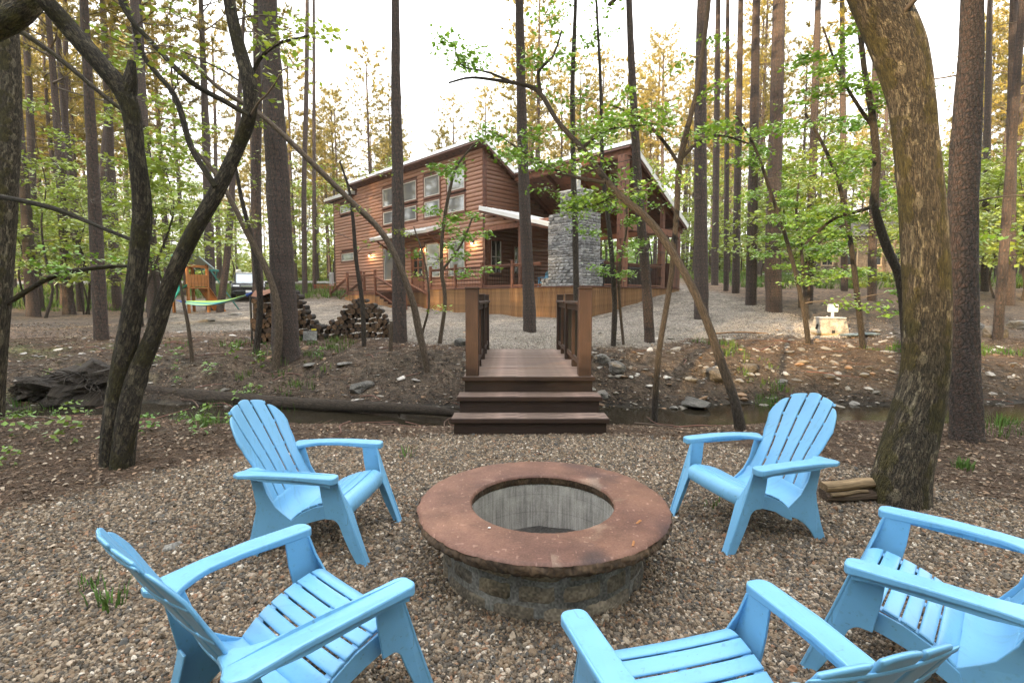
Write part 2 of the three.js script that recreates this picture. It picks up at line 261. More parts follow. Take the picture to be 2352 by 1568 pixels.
// ---------------------------------------------------------------- fire pit
const PIT = V(.172, 0, -2.79);
{
  const pit = thing('fire_pit', 'round stone fire pit with a wide rust brown stained concrete rim', 'fire pit', [PIT.x, 0, PIT.z]);
  const M = { rim: mat(0xffffff, { map: T.rim, roughness: .62, bumpMap: T.speckB, bumpScale: .002 }), edge: mat(lin(.17, .105, .06), { map: T.speck, roughness: .95, bumpMap: T.speckB, bumpScale: .012 }), liner: mat(lin(.58, .55, .51), { map: T.conc, roughness: .9, bumpMap: T.speckB, bumpScale: .002 }), mortar: mat(lin(.42, .40, .37), { map: T.speck, roughness: 1 }), ash: mat(lin(.10, .09, .08), { map: T.speck, roughness: 1, bumpMap: T.speckB, bumpScale: .02 }) };
  function ring(profile, n, disp, uvTop) {
    const pos = [], uv = [], idx = [], m = profile.length;
    for (let i = 0; i <= n; i++) { const a = (i % n) / n * Math.PI * 2; for (let k = 0; k < m; k++) { let [r, y] = profile[k]; const [dr, dy] = disp(a, k, r, y); r += dr; y += dy; pos.push(Math.cos(a) * r, y, Math.sin(a) * r); uvTop ? uv.push(Math.cos(a) * r, Math.sin(a) * r) : uv.push(i / n * 4, y + r); } }
    for (let i = 0; i < n; i++) for (let k = 0; k < m - 1; k++) { const a = i * m + k, b = a + m; idx.push(a, a + 1, b, b, a + 1, b + 1); }
    return geoFrom(pos, idx, uv);
  }
  const nz = (a, f, s) => noise3(Math.cos(a) * f + 20, Math.sin(a) * f + 20, 3.3, s) - .5;
  part('rim_top', ring([[.398, .345], [.403, .357], [.412, .361], [.55, .3615], [.675, .361], [.690, .357], [.698, .347]], 180, (a, k) => k > 4 ? [nz(a, 22, 4) * .012 + nz(a, 70, 5) * .008, nz(a, 30, 6) * .004] : k < 2 ? [nz(a, 25, 14) * .008, 0] : [0, nz(a, 4, 8) * .003], true), M.rim, pit);
  part('rim_edge', ring([[.694, .348], [.703, .335], [.705, .318], [.698, .303], [.684, .292], [.60, .290], [.50, .290], [.42, .290], [.408, .30], [.404, .32], [.402, .346]], 260, (a, k) => k > 8 ? [nz(a, 40, 9) * .016, 0] : k < 5 ? [nz(a, 26, 10 + k) * .022 + nz(a, 75, 30 + k) * .018 + nz(a, 150, 60 + k) * .010, nz(a, 50, 40 + k) * .007] : [0, 0]), M.edge, pit);
  part('liner', ring([[.415, .302], [.412, .306], [.43, .306], [.43, -.05], [.412, -.05], [.412, .302]].slice(0), 120, () => [0, 0]), M.liner, pit);
  part('mortar', ring([[0.551, .292], [0.551, -.06], [.44, -.06], [.44, .291]], 120, (a, k) => k < 2 ? [nz(a, 20, 70) * .006, 0] : [0, 0]), M.mortar, pit);
  { const g = new THREE.CircleGeometry(.42, 40, 0); const pos = [], idx = [], uv = []; const n = 40, m = 8; for (let i = 0; i <= n; i++) for (let k = 0; k <= m; k++) { const a = (i % n) / n * 6.2832, r = k / m * .418; pos.push(Math.cos(a) * r, -.015 + .05 * fbm(Math.cos(a) * r * 9 + 5, Math.sin(a) * r * 9 + 5, 3, 5), Math.sin(a) * r); uv.push(Math.cos(a) * r, Math.sin(a) * r); } for (let i = 0; i < n; i++) for (let k = 0; k < m; k++) { const a = i * (m + 1) + k, b = a + m + 1; idx.push(a, b, a + 1, b, b + 1, a + 1); } part('ash_bed', geoFrom(pos, idx, uv), M.ash, pit); }
  const R = rng(11), stoneM = [[.40, .315, .215], [.35, .285, .21], [.44, .35, .24], [.32, .27, .215], [.41, .335, .25]].map(c => mat(lin(...c), { map: T.speck, roughness: .95, bumpMap: T.speckB, bumpScale: .008 }));
  const rows = [[.185, .289], [.085, .180], [-.03, .078]];
  rows.forEach(([y0, y1], row) => {
    let a = R() * .4, end = a + Math.PI * 2;
    while (a < end - .02) {
      let w = .30 + R() * .34; if (end - a - w < .22) w = end - a; const g0 = a + .011, g1 = a + w - .011, nu = Math.max(4, Math.round(w / .07)), nv = 4, pos = [], uv = [], idx = [], sd = Math.floor(R() * 999);
      const ya = y0 + (R() - .5) * .012, yb = y1 - R() * .008;
      for (let i = 0; i <= nu; i++) for (let k = 0; k <= nv; k++) {
        const u = i / nu, v = k / nv, e = Math.min(u, 1 - u) * nu, f = Math.min(v, 1 - v) * nv, bul = (e < .5 ? 0 : 1) * (f < .5 ? 0 : 1);
        const an = lerp(g0, g1, u) + (bul ? 0 : (u < .5 ? 1 : -1) * .004 * R()), r = .543 + bul * (.014 + .012 * fbm(u * w * 12, v * 4, 3, sd)), y = lerp(ya, yb, v) + (fbm(u * w * 9, v * 3, 2, sd + 5) - .5) * .014 * (1 - 0);
        pos.push(Math.cos(an) * r, y, Math.sin(an) * r); uv.push(an * .55, y);
      }
      for (let i = 0; i < nu; i++) for (let k = 0; k < nv; k++) { const p = i * (nv + 1) + k, q = p + nv + 1; idx.push(p, p + 1, q, q, p + 1, q + 1); }
      part('stone', geoFrom(pos, idx, uv), stoneM[Math.floor(R() * 5)], pit); a += w;
    }
  });
  // scraps on the rim
  const leafM = mat(lin(.34, .15, .06), { roughness: .9, side: THREE.DoubleSide });
  for (const [x, z, r, l] of [[.47, .30, .4, 'curled dry leaf on the pit rim nearest the burnt log'], [.39, .53, 1.4, 'curled dry leaf on the front edge of the pit rim']]) {
    const g = new THREE.PlaneGeometry(.032, .012, 6, 2), p = g.attributes.position; for (let i = 0; i < p.count; i++) p.setZ(i, .008 * Math.sin(p.getX(i) * 150) + .004 * Math.cos(p.getY(i) * 300)); g.computeVertexNormals(); g.rotateX(-1.2);
    const o = part('dry_leaf', g, leafM, scene, [PIT.x + x, .368, PIT.z + z], [0, r, 0]); tag(o, l, 'leaf');
  }
  { const o = part('white_pebble', rock(.014, .006, .010, 5, 1), mat(lin(.75, .72, .68)), scene, [PIT.x - .285, .365, PIT.z + .36]); tag(o, 'tiny white pebble on the pit rim', 'pebble'); }
  // burnt wood in the pit
  const char = mat(lin(.018, .016, .015), { roughness: .9, bumpMap: T.pineBump, bumpScale: .02 });
  [[[-.12, .055, -.05, .05], [.02, .07, .0, .055], [.20, .09, .06, .05], 'thick charred log lying across the fire pit'], [[.05, .05, -.15, .035], [.12, .09, -.02, .04], [.18, .11, .12, .03], 'charred short log propped on the thick one'], [[-.22, .04, .05, .03], [-.12, .05, -.05, .035], [-.05, .06, -.16, .03], 'thin charred stick by the liner wall']].forEach(([a, b, c, l], i) => {
    tag(part('burnt_log', tube([a, b, c], 9, { rough: .3, seed: i + 3, step: .03 }), char, scene, [PIT.x, .01, PIT.z]), l, 'log', 'charred wood in the fire pit');
  });
}

// ---------------------------------------------------------------- plastic garden chairs
let globalChair;
{
  const blue = new THREE.MeshPhysicalMaterial({ color: lin(.155, .40, .655), map: T.dust, roughness: .42, clearcoat: .3, clearcoatRoughness: .38, bumpMap: T.speckB, bumpScale: .0006 });
  // closed slab from a mid surface f(u,v) -> Vector3 with softened rim
  function slab(f, nu, nv, th, ew = .006) {
    const us = [0], vs = []; const S = (n, len) => { const e = Math.min(.3 / n, ew / len), a = [0, e]; for (let i = 1; i < n; i++) a.push(lerp(e, 1 - e, i / n)); a.push(1 - e, 1); return a; };
    const lu = f(0, .5).distanceTo(f(1, .5)), lv = f(.5, 0).distanceTo(f(.5, 1)), U = S(nu, lu), W = S(nv, lv), nU = U.length, nW = W.length, pos = [], idx = [], uv = [];
    const D = 1e-3;
    for (const sd of [1, -1]) for (let i = 0; i < nU; i++) for (let j = 0; j < nW; j++) {
      const u = U[i], v = W[j], p = f(u, v), du = f(Math.min(1, u + D), v).sub(f(Math.max(0, u - D), v)), dv = f(u, Math.min(1, v + D)).sub(f(u, Math.max(0, v - D))), n = du.cross(dv).normalize();
      const edge = i === 0 || j === 0 || i === nU - 1 || j === nW - 1; p.addScaledVector(n, sd * th / 2 * (edge ? .35 : 1)); pos.push(p.x, p.y, p.z); uv.push(p.x + p.z, p.y + p.z);
    }
    const o = nU * nW, q = (a, b, c, d, s) => s > 0 ? idx.push(a, b, d, b, c, d) : idx.push(a, d, b, b, d, c);
    for (let i = 0; i < nU - 1; i++) for (let j = 0; j < nW - 1; j++) { const a = i * nW + j; q(a, a + nW, a + nW + 1, a + 1, 1); q(o + a, o + a + nW, o + a + nW + 1, o + a + 1, -1); }
    for (let i = 0; i < nU - 1; i++) { const a = i * nW, b = a + nW; q(a, o + a, o + b, b, 1); const c = i * nW + nW - 1, d = c + nW; q(c, d, o + d, o + c, 1); }
    for (let j = 0; j < nW - 1; j++) { q(j, j + 1, o + j + 1, o + j, 1); const a = (nU - 1) * nW + j; q(a, o + a, o + a + 1, a + 1, 1); }
    return geoFrom(pos, idx, uv);
  }
  const poly = pts => { const s = new THREE.Shape(); pts.forEach((p, i) => p.length === 2 ? (i ? s.lineTo(...p) : s.moveTo(...p)) : s.quadraticCurveTo(...p)); return s; };
  const ext = (pts, depth, bev = .003) => { const g = new THREE.ExtrudeGeometry(poly(pts), { depth: depth - 2 * bev, bevelEnabled: true, bevelThickness: bev, bevelSize: bev, bevelSegments: 2, curveSegments: 8 }); g.translate(0, 0, bev); return g; };
  // polygon given as (z, y), spread along x from x0 outward
  const sidePlate = (pts, x0, th, s) => { const g = ext(pts, th); g.rotateY(-Math.PI / 2); g.translate(s > 0 ? x0 + th : -x0, 0, 0); return g; };
  const shearX = (g, f) => { const p = g.attributes.position; for (let i = 0; i < p.count; i++) p.setX(i, p.getX(i) + f(p.getX(i), p.getY(i), p.getZ(i))); g.computeVertexNormals(); return g; };
  const curve = pts => { const c = new THREE.CatmullRomCurve3(pts.map(([z, y]) => V(0, y, z)), false, 'centripetal'); c.arcLengthDivisions = 120; return c; };
  const backC = curve([[-.03, .222], [-.090, .226], [-.150, .260], [-.196, .335], [-.250, .45], [-.330, .60], [-.410, .745], [-.492, .890]]);
  const seatC = curve([[.318, .268], [.322, .305], [.308, .338], [.275, .352], [.20, .342], [.12, .318], [.04, .280], [-.03, .222]]);
  const hw = y => { const k = [[.2, .250], [.3, .235], [.42, .222], [.50, .226], [.60, .248], [.72, .270], [.80, .272], [.92, .262]]; let i = 0; while (i < k.length - 2 && y > k[i + 1][0]) i++; const t = clamp((y - k[i][0]) / (k[i + 1][0] - k[i][0])); return lerp(k[i][1], k[i + 1][1], t * t * (3 - 2 * t)); };
  const backLen = backC.getLength();
  const B = (x, t) => { const p = backC.getPointAt(clamp(t, 0, 1)); return V(x, p.y, p.z + .55 * x * x); };
  const tY = y => { let a = 0, b = 1; for (let i = 0; i < 24; i++) { const m = (a + b) / 2; backC.getPointAt(m).y < y ? a = m : b = m; } return a; };
  const chair = thing('adirondack_chair', 'x', 'chair', [0, 0, 0], 0, 'light blue chairs around the fire pit');
  // backrest: a solid scoop, five slats with slots, two ribs that tie them
  const back = grp('backrest', chair), t0 = tY(.315);
  part('scoop', slab((u, v) => { const t = v * (t0 + .01), y = backC.getPointAt(t).y; return B((2 * u - 1) * (hw(y) + .006), t); }, 8, 8, .016), blue, back);
  const fr = [-1, -.615, -.207, .207, .615, 1], gap = .0072;
  const topY = (i, s) => { const c = [.805, .852, .867, .852, .805][i]; if (i === 0 || i === 4) { const e = i === 0 ? 1 - s : s; return c - .125 * Math.pow(e, 2.6) - .01 * e; } if (i === 1 || i === 3) { const e = i === 1 ? 1 - s : s; return c - .018 * e * e; } return c - .010 * Math.pow(2 * s - 1, 2); };
  for (let i = 0; i < 5; i++) part('back_slat', slab((u, v) => {
    const tt = tY(topY(i, u)), t = lerp(t0, tt, v), y = backC.getPointAt(t).y; let w = hw(y);
    const a = fr[i] * w + (i ? gap : 0), b = fr[i + 1] * w - (i < 4 ? gap : 0), x = lerp(a, b, u); const p = B(x, t); if ((i === 0 && u < .12) || (i === 4 && u > .88)) p.z -= .012 * (i ? (u - .88) : (.12 - u)) / .12; return p;
  }, 6, 14, .013), blue, back);
  for (const y of [.405, .56, .70, .82]) part('back_rib', slab((u, v) => { const t = tY(y + (v - .5) * .016), w = hw(y) * (y > .8 ? .66 : .95); const p = B((2 * u - 1) * w, t); p.z -= .0075; return p; }, 8, 1, .008), blue, back);
  // seat: six slats over rails
  const seat = grp('seat', chair), cuts = [0, .30, .445, .575, .70, .825, 1];
  for (let i = 0; i < 6; i++) { const g = .0085; part('seat_slat', slab((u, v) => { const a = cuts[i] + (i ? g : 0), b = cuts[i + 1] - (i < 5 ? g : -.005), q = seatC.getPointAt(clamp(lerp(a, b, 1 - v), 0, 1)); const w = .256; const x = (2 * u - 1) * w; return V(x, q.y + .10 * x * x - .0, q.z); }, 6, i === 0 ? 8 : 4, .014), blue, seat); }
  for (const x of [-.235, 0, .235]) part('seat_rail', slab((u, v) => { const q = seatC.getPointAt(.16 + .82 * v); return V(x + (u - .5) * (x ? .035 : .03), q.y - .009 + .1 * x * x, q.z); }, 1, 14, .010), blue, seat);
  for (const s of [1, -1]) {
    const lg = grp('front_leg', chair);
    part('side_plate', shearX(sidePlate([[.172, .505], [.262, .505], [.278, .48], [.335, .30], [.438, .004], [.384, .004], [.318, .125, .282, .235], [.262, .268, .238, .268], [.205, .268], [.182, .40]], .288, .011, s), (x, y) => s * (.024 * (y - .2) + .03 * Math.max(0, .26 - y) * .6)), blue, lg);
    part('front_plate', shearX((() => { const g = ext([[0, .495], [.010, .495], [.022, .42], [.058, .315], [.064, .28], [.060, .25], [.050, .10], [.048, .004], [0, .004]], .010); const p = g.attributes.position; for (let i = 0; i < p.count; i++) { const y = p.getY(i), zz = y > .48 ? .272 : y > .3 ? lerp(.331, .272, (y - .3) / .18) : lerp(.433, .331, y / .3); const x = p.getX(i); p.setXYZ(i, s > 0 ? .297 - x : -.297 + x, y, zz - .008 + p.getZ(i)); } if (s > 0) { const id = g.index; const q = g.attributes.position.array; for (let t = 0; t < q.length; t += 9) for (let c = 0; c < 3; c++) { const h = q[t + 3 + c]; q[t + 3 + c] = q[t + 6 + c]; q[t + 6 + c] = h; } } return g; })(), (x, y) => s * (.024 * (y - .2) + .03 * Math.max(0, .26 - y) * .6)), blue, lg);
    part('foot', moved(box(.055, .010, .062, .003), s * .277, .006, .404), blue, lg);
    const rl = grp('rear_leg', chair);
    part('side_plate', shearX(sidePlate([[-.275, .50], [-.215, .50], [-.180, .38], [-.130, .30], [-.07, .25, -.03, .225], [-.06, .17], [-.18, .13, -.245, .004], [-.315, .004], [-.262, .16], [-.240, .30]], .244, .011, s), (x, y) => s * (.055 * Math.max(0, .25 - y))), blue, rl);
    part('rear_plate', shearX((() => { const g = box(.055, .30, .010, .003); const p = g.clone().attributes.position; const q = new THREE.BufferGeometry(); q.setAttribute('position', p); q.setAttribute('uv', g.attributes.uv.clone()); for (let i = 0; i < p.count; i++) { const y = p.getY(i) + .152; p.setXYZ(i, s * .222 + p.getX(i), y, p.getZ(i) + lerp(-.309, -.238, y / .3)); } q.computeVertexNormals(); return q; })(), (x, y) => s * (.055 * Math.max(0, .25 - y))), blue, rl);
    // arm: a plate with a turned-down lip, its rear end running into the backrest
    const arm = grp('armrest', chair);
    const plan = [[.296, .0], [.301, .26], [.303, .285, .322, .287], [.350, .287], [.374, .285, .376, .255], [.376, .06], [.366, -.12], [.358, -.27], [.340, -.306], [.314, -.308], [.280, -.290], [.225, -.280], [.222, -.245], [.262, -.215, .288, -.12]];
    const ag = ext(plan.map(p => p.length === 2 ? [s * p[0], p[1]] : [s * p[0], p[1], s * p[2], p[3]]), .026, .007); ag.rotateX(Math.PI / 2); ag.translate(0, .535, 0);
    { const p = ag.attributes.position; for (let i = 0; i < p.count; i++) { const z = p.getZ(i), x = Math.abs(p.getX(i)); p.setY(i, p.getY(i) - .02 * sstep(.2, .29, z) * (p.getY(i) > .517 ? .35 : 1) - .014 * sstep(-.05, -.30, z)); } ag.computeVertexNormals(); }
    part('arm_top', ag, blue, arm);
    part('arm_lip', shearX(sidePlate([[-.25, .508], [.268, .508], [.262, .475], [.20, .487], [-.10, .492]], 0.360, .008, s), () => 0), blue, arm);
    part('apron', shearX(sidePlate([[.285, .345], [.24, .340], [.12, .312], [.04, .275], [-.04, .215], [-.06, .15], [-.02, .16, .06, .215], [.16, .255, .24, .262], [.30, .262]], .252, .010, s), () => 0), blue, seat);
  }
  // position of the midpoint between the front ends of the arms, and the way the chair faces
  const put = (o, fx, fz, dx, dz) => { const l = Math.hypot(dx, dz); dx /= l; dz /= l; o.position.set(fx - dx * .287, groundY(fx, fz) - .003, fz - dz * .287); o.rotation.y = Math.atan2(dx, dz); };
  const spots = [
    [-.927, -3.04, .993, .116, 'light blue plastic chair beyond the pit, in front of the creek log'],
    [1.31, -3.16, -.96, .27, 'light blue plastic chair beyond the pit, nearest the mossy oak'],
    [-.621, -1.90, .63, -.777, 'light blue plastic foreground chair with its back towards the twin trunked tree'],
    [.515, -1.60, -.25, -.968, 'light blue plastic foreground chair seen from behind over its two arms'],
    [1.49, -2.06, -.71, -.70, 'light blue plastic foreground chair beside the split log, cut by the photo edge'],
  ];
  globalChair = chair;
  spots.forEach(([fx, fz, dx, dz, l], i) => { const o = i ? copyOf(chair, l) : tag(chair, l); put(o, fx, fz, dx, dz); });
}

// ---------------------------------------------------------------- footbridge with three steps
const BR = { x: .20, y: .56, front: 6.05, rear: 9.35 };
{
  const b = thing('footbridge', 'dark stained timber footbridge with three steps and railings over the creek', 'bridge', [BR.x, 0, 0]);
  const wood = [[.046, .022, .0135], [.034, .0165, .0105], [.058, .028, .017]].map(c => mat(lin(...c), { map: T.grain, roughness: .7, bumpMap: T.grainB, bumpScale: .003 }));
  const worn = [[.25, .178, .145], [.22, .155, .126], [.275, .20, .165], [.235, .16, .13]].map(c => mat(lin(...c), { map: T.weather, roughness: .82, bumpMap: T.grainB, bumpScale: .003 }));
  const iron = mat(lin(.012, .011, .010), { roughness: .5, metalness: .5 }), R = rng(5);
  const deck = grp('deck', b); const n = 23, L = BR.rear - BR.front, pw = L / n;
  for (let i = 0; i < n; i++) part('plank', box(1.57, .036, pw - .007, .004), worn[Math.floor(R() * 4)], deck, [0, BR.y - .018 + (R() - .5) * .003, -(BR.front + pw * (i + .5))]);
  part('front_fascia', box(1.59, .05, .035), wood[0], deck, [0, BR.y - .025, -BR.front + .02]);
  for (const x of [-.70, 0, .70]) part('beam', box(.09, .22, L - .12), wood[1], b, [x, BR.y - .15, -(BR.front + BR.rear) / 2 - .02]);
  const st = grp('steps', b);
  for (const [k, w] of [[1, 1.66], [2, 1.73]]) {
    const y = BR.y - .187 * k, z = -BR.front + .005 + (k - 1) * .28;
    for (let j = 0; j < 2; j++) part('tread', box(w - j * .0, .036, .140, .004), worn[Math.floor(R() * 4)], st, [0, y - .018, z + .078 + j * .143]);
    part('nosing', box(w + .01, .05, .022), wood[0], st, [0, y - .0265, z + .298]);
  }
  [[0, 1.54, 0], [1, 1.61, .28], [2, 1.68, .56]].forEach(([k, w, dz]) => part('riser', box(w, .15, .03), wood[1], st, [0, BR.y - .187 * k - .05 - .078, -BR.front + dz - .014 + .0]));
  for (const s of [-1, 1]) for (const [k, w] of [[0, 1.54], [1, 1.61], [2, 1.68]]) part('side_cheek', box(.035, .16, .30), wood[1], st, [s * (w / 2 - .02), BR.y - .187 * k - .13, -BR.front - .14 + k * .28 - .03]);
  const post = (x, s, w, h, nm = 'post') => { const p = grp(nm, b); const y0 = BR.y; part('shaft', box(w, h, w, .006), wood[Math.floor(R() * 3)], p, [x, y0 + h / 2 - .0, -s]); part('cap', box(w + .012, .022, w + .012, .006), wood[2], p, [x, y0 + h + .011, -s]); };
  for (const s of [-1, 1]) {
    post(s * .68, BR.front + .09, .155, 1.045); post(s * .675, (BR.front + BR.rear) / 2 + .12, .115, .98); post(s * .675, BR.rear - .08, .115, .98);
    const r = grp('railing', b), mid = (BR.front + BR.rear) / 2 + .12;
    for (const [a, e] of [[BR.front + .17, mid - .06], [mid + .06, BR.rear - .14]]) {
      part('rail', box(.14, .038, e - a), wood[2], r, [s * .665, BR.y + .875, -(a + e) / 2]);
      part('under_rail', box(.05, .075, e - a), wood[0], r, [s * .665, BR.y + .815, -(a + e) / 2]);
      part('bottom_rail', box(.05, .07, e - a), wood[0], r, [s * .665, BR.y + .13, -(a + e) / 2]);
      part('spacer', box(.08, .09, .08), wood[1], r, [s * .665, BR.y + .046, -(a + e) / 2]);
      const m = Math.floor((e - a) / .115); for (let i = 0; i < m; i++) part('baluster', new THREE.CylinderGeometry(.0085, .0085, .62, 8), iron, r, [s * .665, BR.y + .47, -(a + (e - a) * (i + .5) / m)]);
      part('stile', box(.045, .62, .045), wood[2], r, [s * .647, BR.y + .47, -(a + e) / 2 - .0]);
    }
  }
}

// ---------------------------------------------------------------- log cabin; local x runs along the long wall, local z along the gable end, y is world height
const CAB = { x: 2.731, z: -19.9, turn: 134 * Math.PI / 180 };
const cabinPoint = (a, y, b) => V(a, y, b).applyAxisAngle(V(0, 1, 0), CAB.turn).add(V(CAB.x, 0, CAB.z));
{
  const cab = thing('log_cabin', 'two storey brown log cabin with white metal roofs, covered porch and stone chimney', 'cabin', [CAB.x, 0, CAB.z], CAB.turn);
  const R = rng(21), pick = a => a[Math.floor(R() * a.length)];
  const W = (c, o = {}) => mat(lin(...c), { map: T.grain, roughness: .6, bumpMap: T.grainB, bumpScale: .003, ...o });
  const logM = [[.45, .242, .165], [.42, .222, .15], [.48, .26, .18], [.40, .21, .142], [.44, .242, .17]].map(c => W(c, { roughness: .5, map: T.soft, bumpScale: .0015 })), shadedEndM = logM.map(m => { const c = m.clone(); c.color.set(lin(.19, .092, .058)); return c; });  // end wall logs are darkened copies, porch shade painted into their colour
  const trim = W([.150, .062, .040]), trim2 = W([.20, .085, .052]), dark = W([.10, .042, .028]);
  const skirtM = [[.30, .168, .074], [.265, .145, .063], [.335, .19, .085], [.235, .125, .055], [.285, .155, .064]].map(c => W(c, { roughness: .75 }));
  const metal = mat(lin(.74, .74, .73), { roughness: .35, metalness: .15, bumpMap: T.speckB, bumpScale: .0004 }), vinyl = mat(lin(.52, .48, .42), { roughness: .5 });
  const glass = new THREE.MeshPhysicalMaterial({ color: lin(.34, .35, .345), roughness: .012, metalness: .6, bumpMap: T.speckB, bumpScale: .0003 });
  const darkGlass = new THREE.MeshPhysicalMaterial({ color: lin(.02, .022, .02), roughness: .04, ior: 1.7 });
  const iron = mat(lin(.012, .011, .010), { roughness: .5, metalness: .4 }), shadedCeilM = W([.15, .066, .042]);  // ceiling wood colour darkened to stand in for porch shade
  const DK = 1.96, H = .212;
  // half round log with its flat side on z = 0 bulging to -z, centred on x
  const logGeo = (len, flip) => { const n = 7, pos = [], uv = [], idx = [], o = R() * 3, q = R() * .5; for (let i = 0; i <= n; i++) { const t = i / n * Math.PI, y = -Math.cos(t) * H * .498, z = -Math.sin(t) * .062 - .004; for (const x of [-len / 2, len / 2]) { pos.push(x, y, z); uv.push(y + q, x + o); } } for (let i = 0; i < n; i++) { const a = 2 * i; idx.push(a, a + 2, a + 1, a + 1, a + 2, a + 3); } const c = pos.length / 3; for (const e of [0, 1]) { const b = pos.length / 3; for (let i = 0; i <= n; i++) { pos.push(pos[(2 * i + e) * 3], pos[(2 * i + e) * 3 + 1], pos[(2 * i + e) * 3 + 2]); uv.push(.1, .1); } for (let i = 1; i < n; i++) e ? idx.push(b, b + i, b + i + 1) : idx.push(b, b + i + 1, b + i); } return geoFrom(pos, idx, uv); };
  // courses of logs on a wall in the plane z = 0 of its group, x from x0 to x1; holes [x0,x1,y0,y1]; top(x range) clipped by topAt
  function logWall(name, parent, x0, x1, y0, y1, holes, clip, ms = logM) {
    const g = grp(name, parent);
    for (let y = y0; y < y1 - .05; y += H) {
      let spans = [[x0, x1]];
      for (const [a, b, c, d] of holes) if (c < y + H * .75 && d > y + H * .25) spans = spans.flatMap(([p, q]) => b <= p || a >= q ? [[p, q]] : [[p, a], [b, q]].filter(s => s[1] - s[0] > .04));
      for (let [p, q] of spans) {
        if (clip) { [p, q] = clip(p, q, y + H * .5); if (q - p < .08) continue; }
        let s = p; while (s < q - .02) { let e = Math.min(q, s + 3.2 + R() * 2.4); if (q - e < .9) e = q; part('log', logGeo(e - s - .004), pick(ms), g, [(s + e) / 2, y + H / 2, 0], [(R() - .5) * .03, 0, (R() - .5) * .0012]); s = e; }
      }
    }
    return g;
  }
  // ---- front wall (long side)
  const B = 1.2, wins = [ // a0, a1, y0, y1
    [15.5, 16.9, 7.21, 8.31], [13.12, 14.53, 7.22, 8.31], [10.83, 12.29, 7.19, 8.29], [8.65, 10.11, 7.19, 8.29],
    [15.5, 16.87, 6.12, 6.88], [13.14, 14.53, 6.07, 6.88], [10.84, 12.28, 6.06, 6.92], [8.66, 10.09, 6.05, 6.86],
    [10.86, 12.24, 2.67, 4.57], [8.68, 10.07, 2.68, 4.57], [15.75, 16.92, 2.62, 4.62], [21.0, 22.85, 4.12, 4.66], [21.0, 22.85, 7.50, 8.04]];
  const door = [12.55, 13.65, DK, 4.35], tr = .11;
  const holes = [...wins.map(w => [w[0] - tr, w[1] + tr, w[2] - tr, w[3] + tr]), [door[0] - tr, door[1] + tr, door[2], door[3] + tr]];
  const fw = grp('front_side', cab, [0, 0, B]); void fw;
  const w1 = logWall('front_wall', cab, 7.25, 23.9, DK - .02, 9.2, holes, (p, q, y) => [p, y > 8.5 ? Math.min(q, 20.3) : q]); w1.position.z = B; cab.remove(fw);
  part('wall_core', box(16.7, 7.2, .10), dark, w1, [15.55, DK + 3.2, .056]);
  part('foundation', box(16.7, 1.3, .2), mat(lin(.3, .28, .26), { map: T.speck }), w1, [15.55, DK - .66, .12]);
  part('corner_board', box(.16, 7.25, .16), trim, cab, [7.16, DK + 3.6, B + .03]);
  part('corner_board', box(.14, 6.6, .14), trim, cab, [23.95, DK + 3.3, B + .02]); part('corner_board', box(.10, .8, .10), trim, cab, [20.34, 8.95, B - .02]);
  wins.forEach(([a0, a1, y0, y1], i) => {
    const w = grp('window', cab, [(a0 + a1) / 2, (y0 + y1) / 2, B]), ww = a1 - a0, hh = y1 - y0;
    part('casing', box(ww + 2 * tr, tr, .10), trim2, w, [0, hh / 2 + tr / 2, -.05]); part('casing', box(ww + 2 * tr, tr, .10), trim2, w, [0, -hh / 2 - tr / 2, -.05]);
    for (const s of [-1, 1]) part('casing', box(tr, hh, .095), trim2, w, [s * (ww / 2 + tr / 2), 0, -.05]);
    const f = .055; part('frame', box(ww, f, .06), vinyl, w, [0, hh / 2 - f / 2, -.06]); part('frame', box(ww, f, .06), vinyl, w, [0, -hh / 2 + f / 2, -.06]);
    for (const s of [-1, 1]) part('frame', box(f, hh - 2 * f, .06), vinyl, w, [s * (ww / 2 - f / 2), 0, -.06]);
    part('pane', box(ww - 2 * f, hh - 2 * f, .012, .001), glass, w, [0, 0, -.052], [0, (R() - .5) * .02, 0]);
  });
  { // front door with glazed upper half
    const d = grp('door', cab, [(door[0] + door[1]) / 2, DK, B]), ww = door[1] - door[0], hh = door[3] - DK;
    for (const s of [-1, 1]) part('jamb', box(tr, hh + tr, .12), trim2, d, [s * (ww / 2 + tr / 2), (hh + tr) / 2, -.05]); part('head', box(ww, tr, .12), trim2, d, [0, hh + tr / 2, -.05]);
    part('leaf', box(ww - .02, .8, .05), W([.30, .13, .07]), d, [0, .42, -.02]); for (const s of [-1, 0, 1]) part('stile', box(.11, hh - .82, .05), W([.28, .12, .065]), d, [s * (ww / 2 - .06), .82 + (hh - .82) / 2, -.02]);
    for (const y of [1.3, 1.75, hh - .06]) part('rail', box(ww, .07, .044), W([.28, .12, .065]), d, [0, y, -.02]);
    part('pane', box(ww - .1, hh - .9, .01, .001), darkGlass, d, [0, .85 + (hh - .9) / 2, -.01]); part('handle', box(.03, .14, .06), metal, d, [-.42, 1.02, -.07]);
  }
  // ---- gable end wall at a = 7.15, its logs face -x
  const RY = b => 9.37 - .59 * (b - .8);
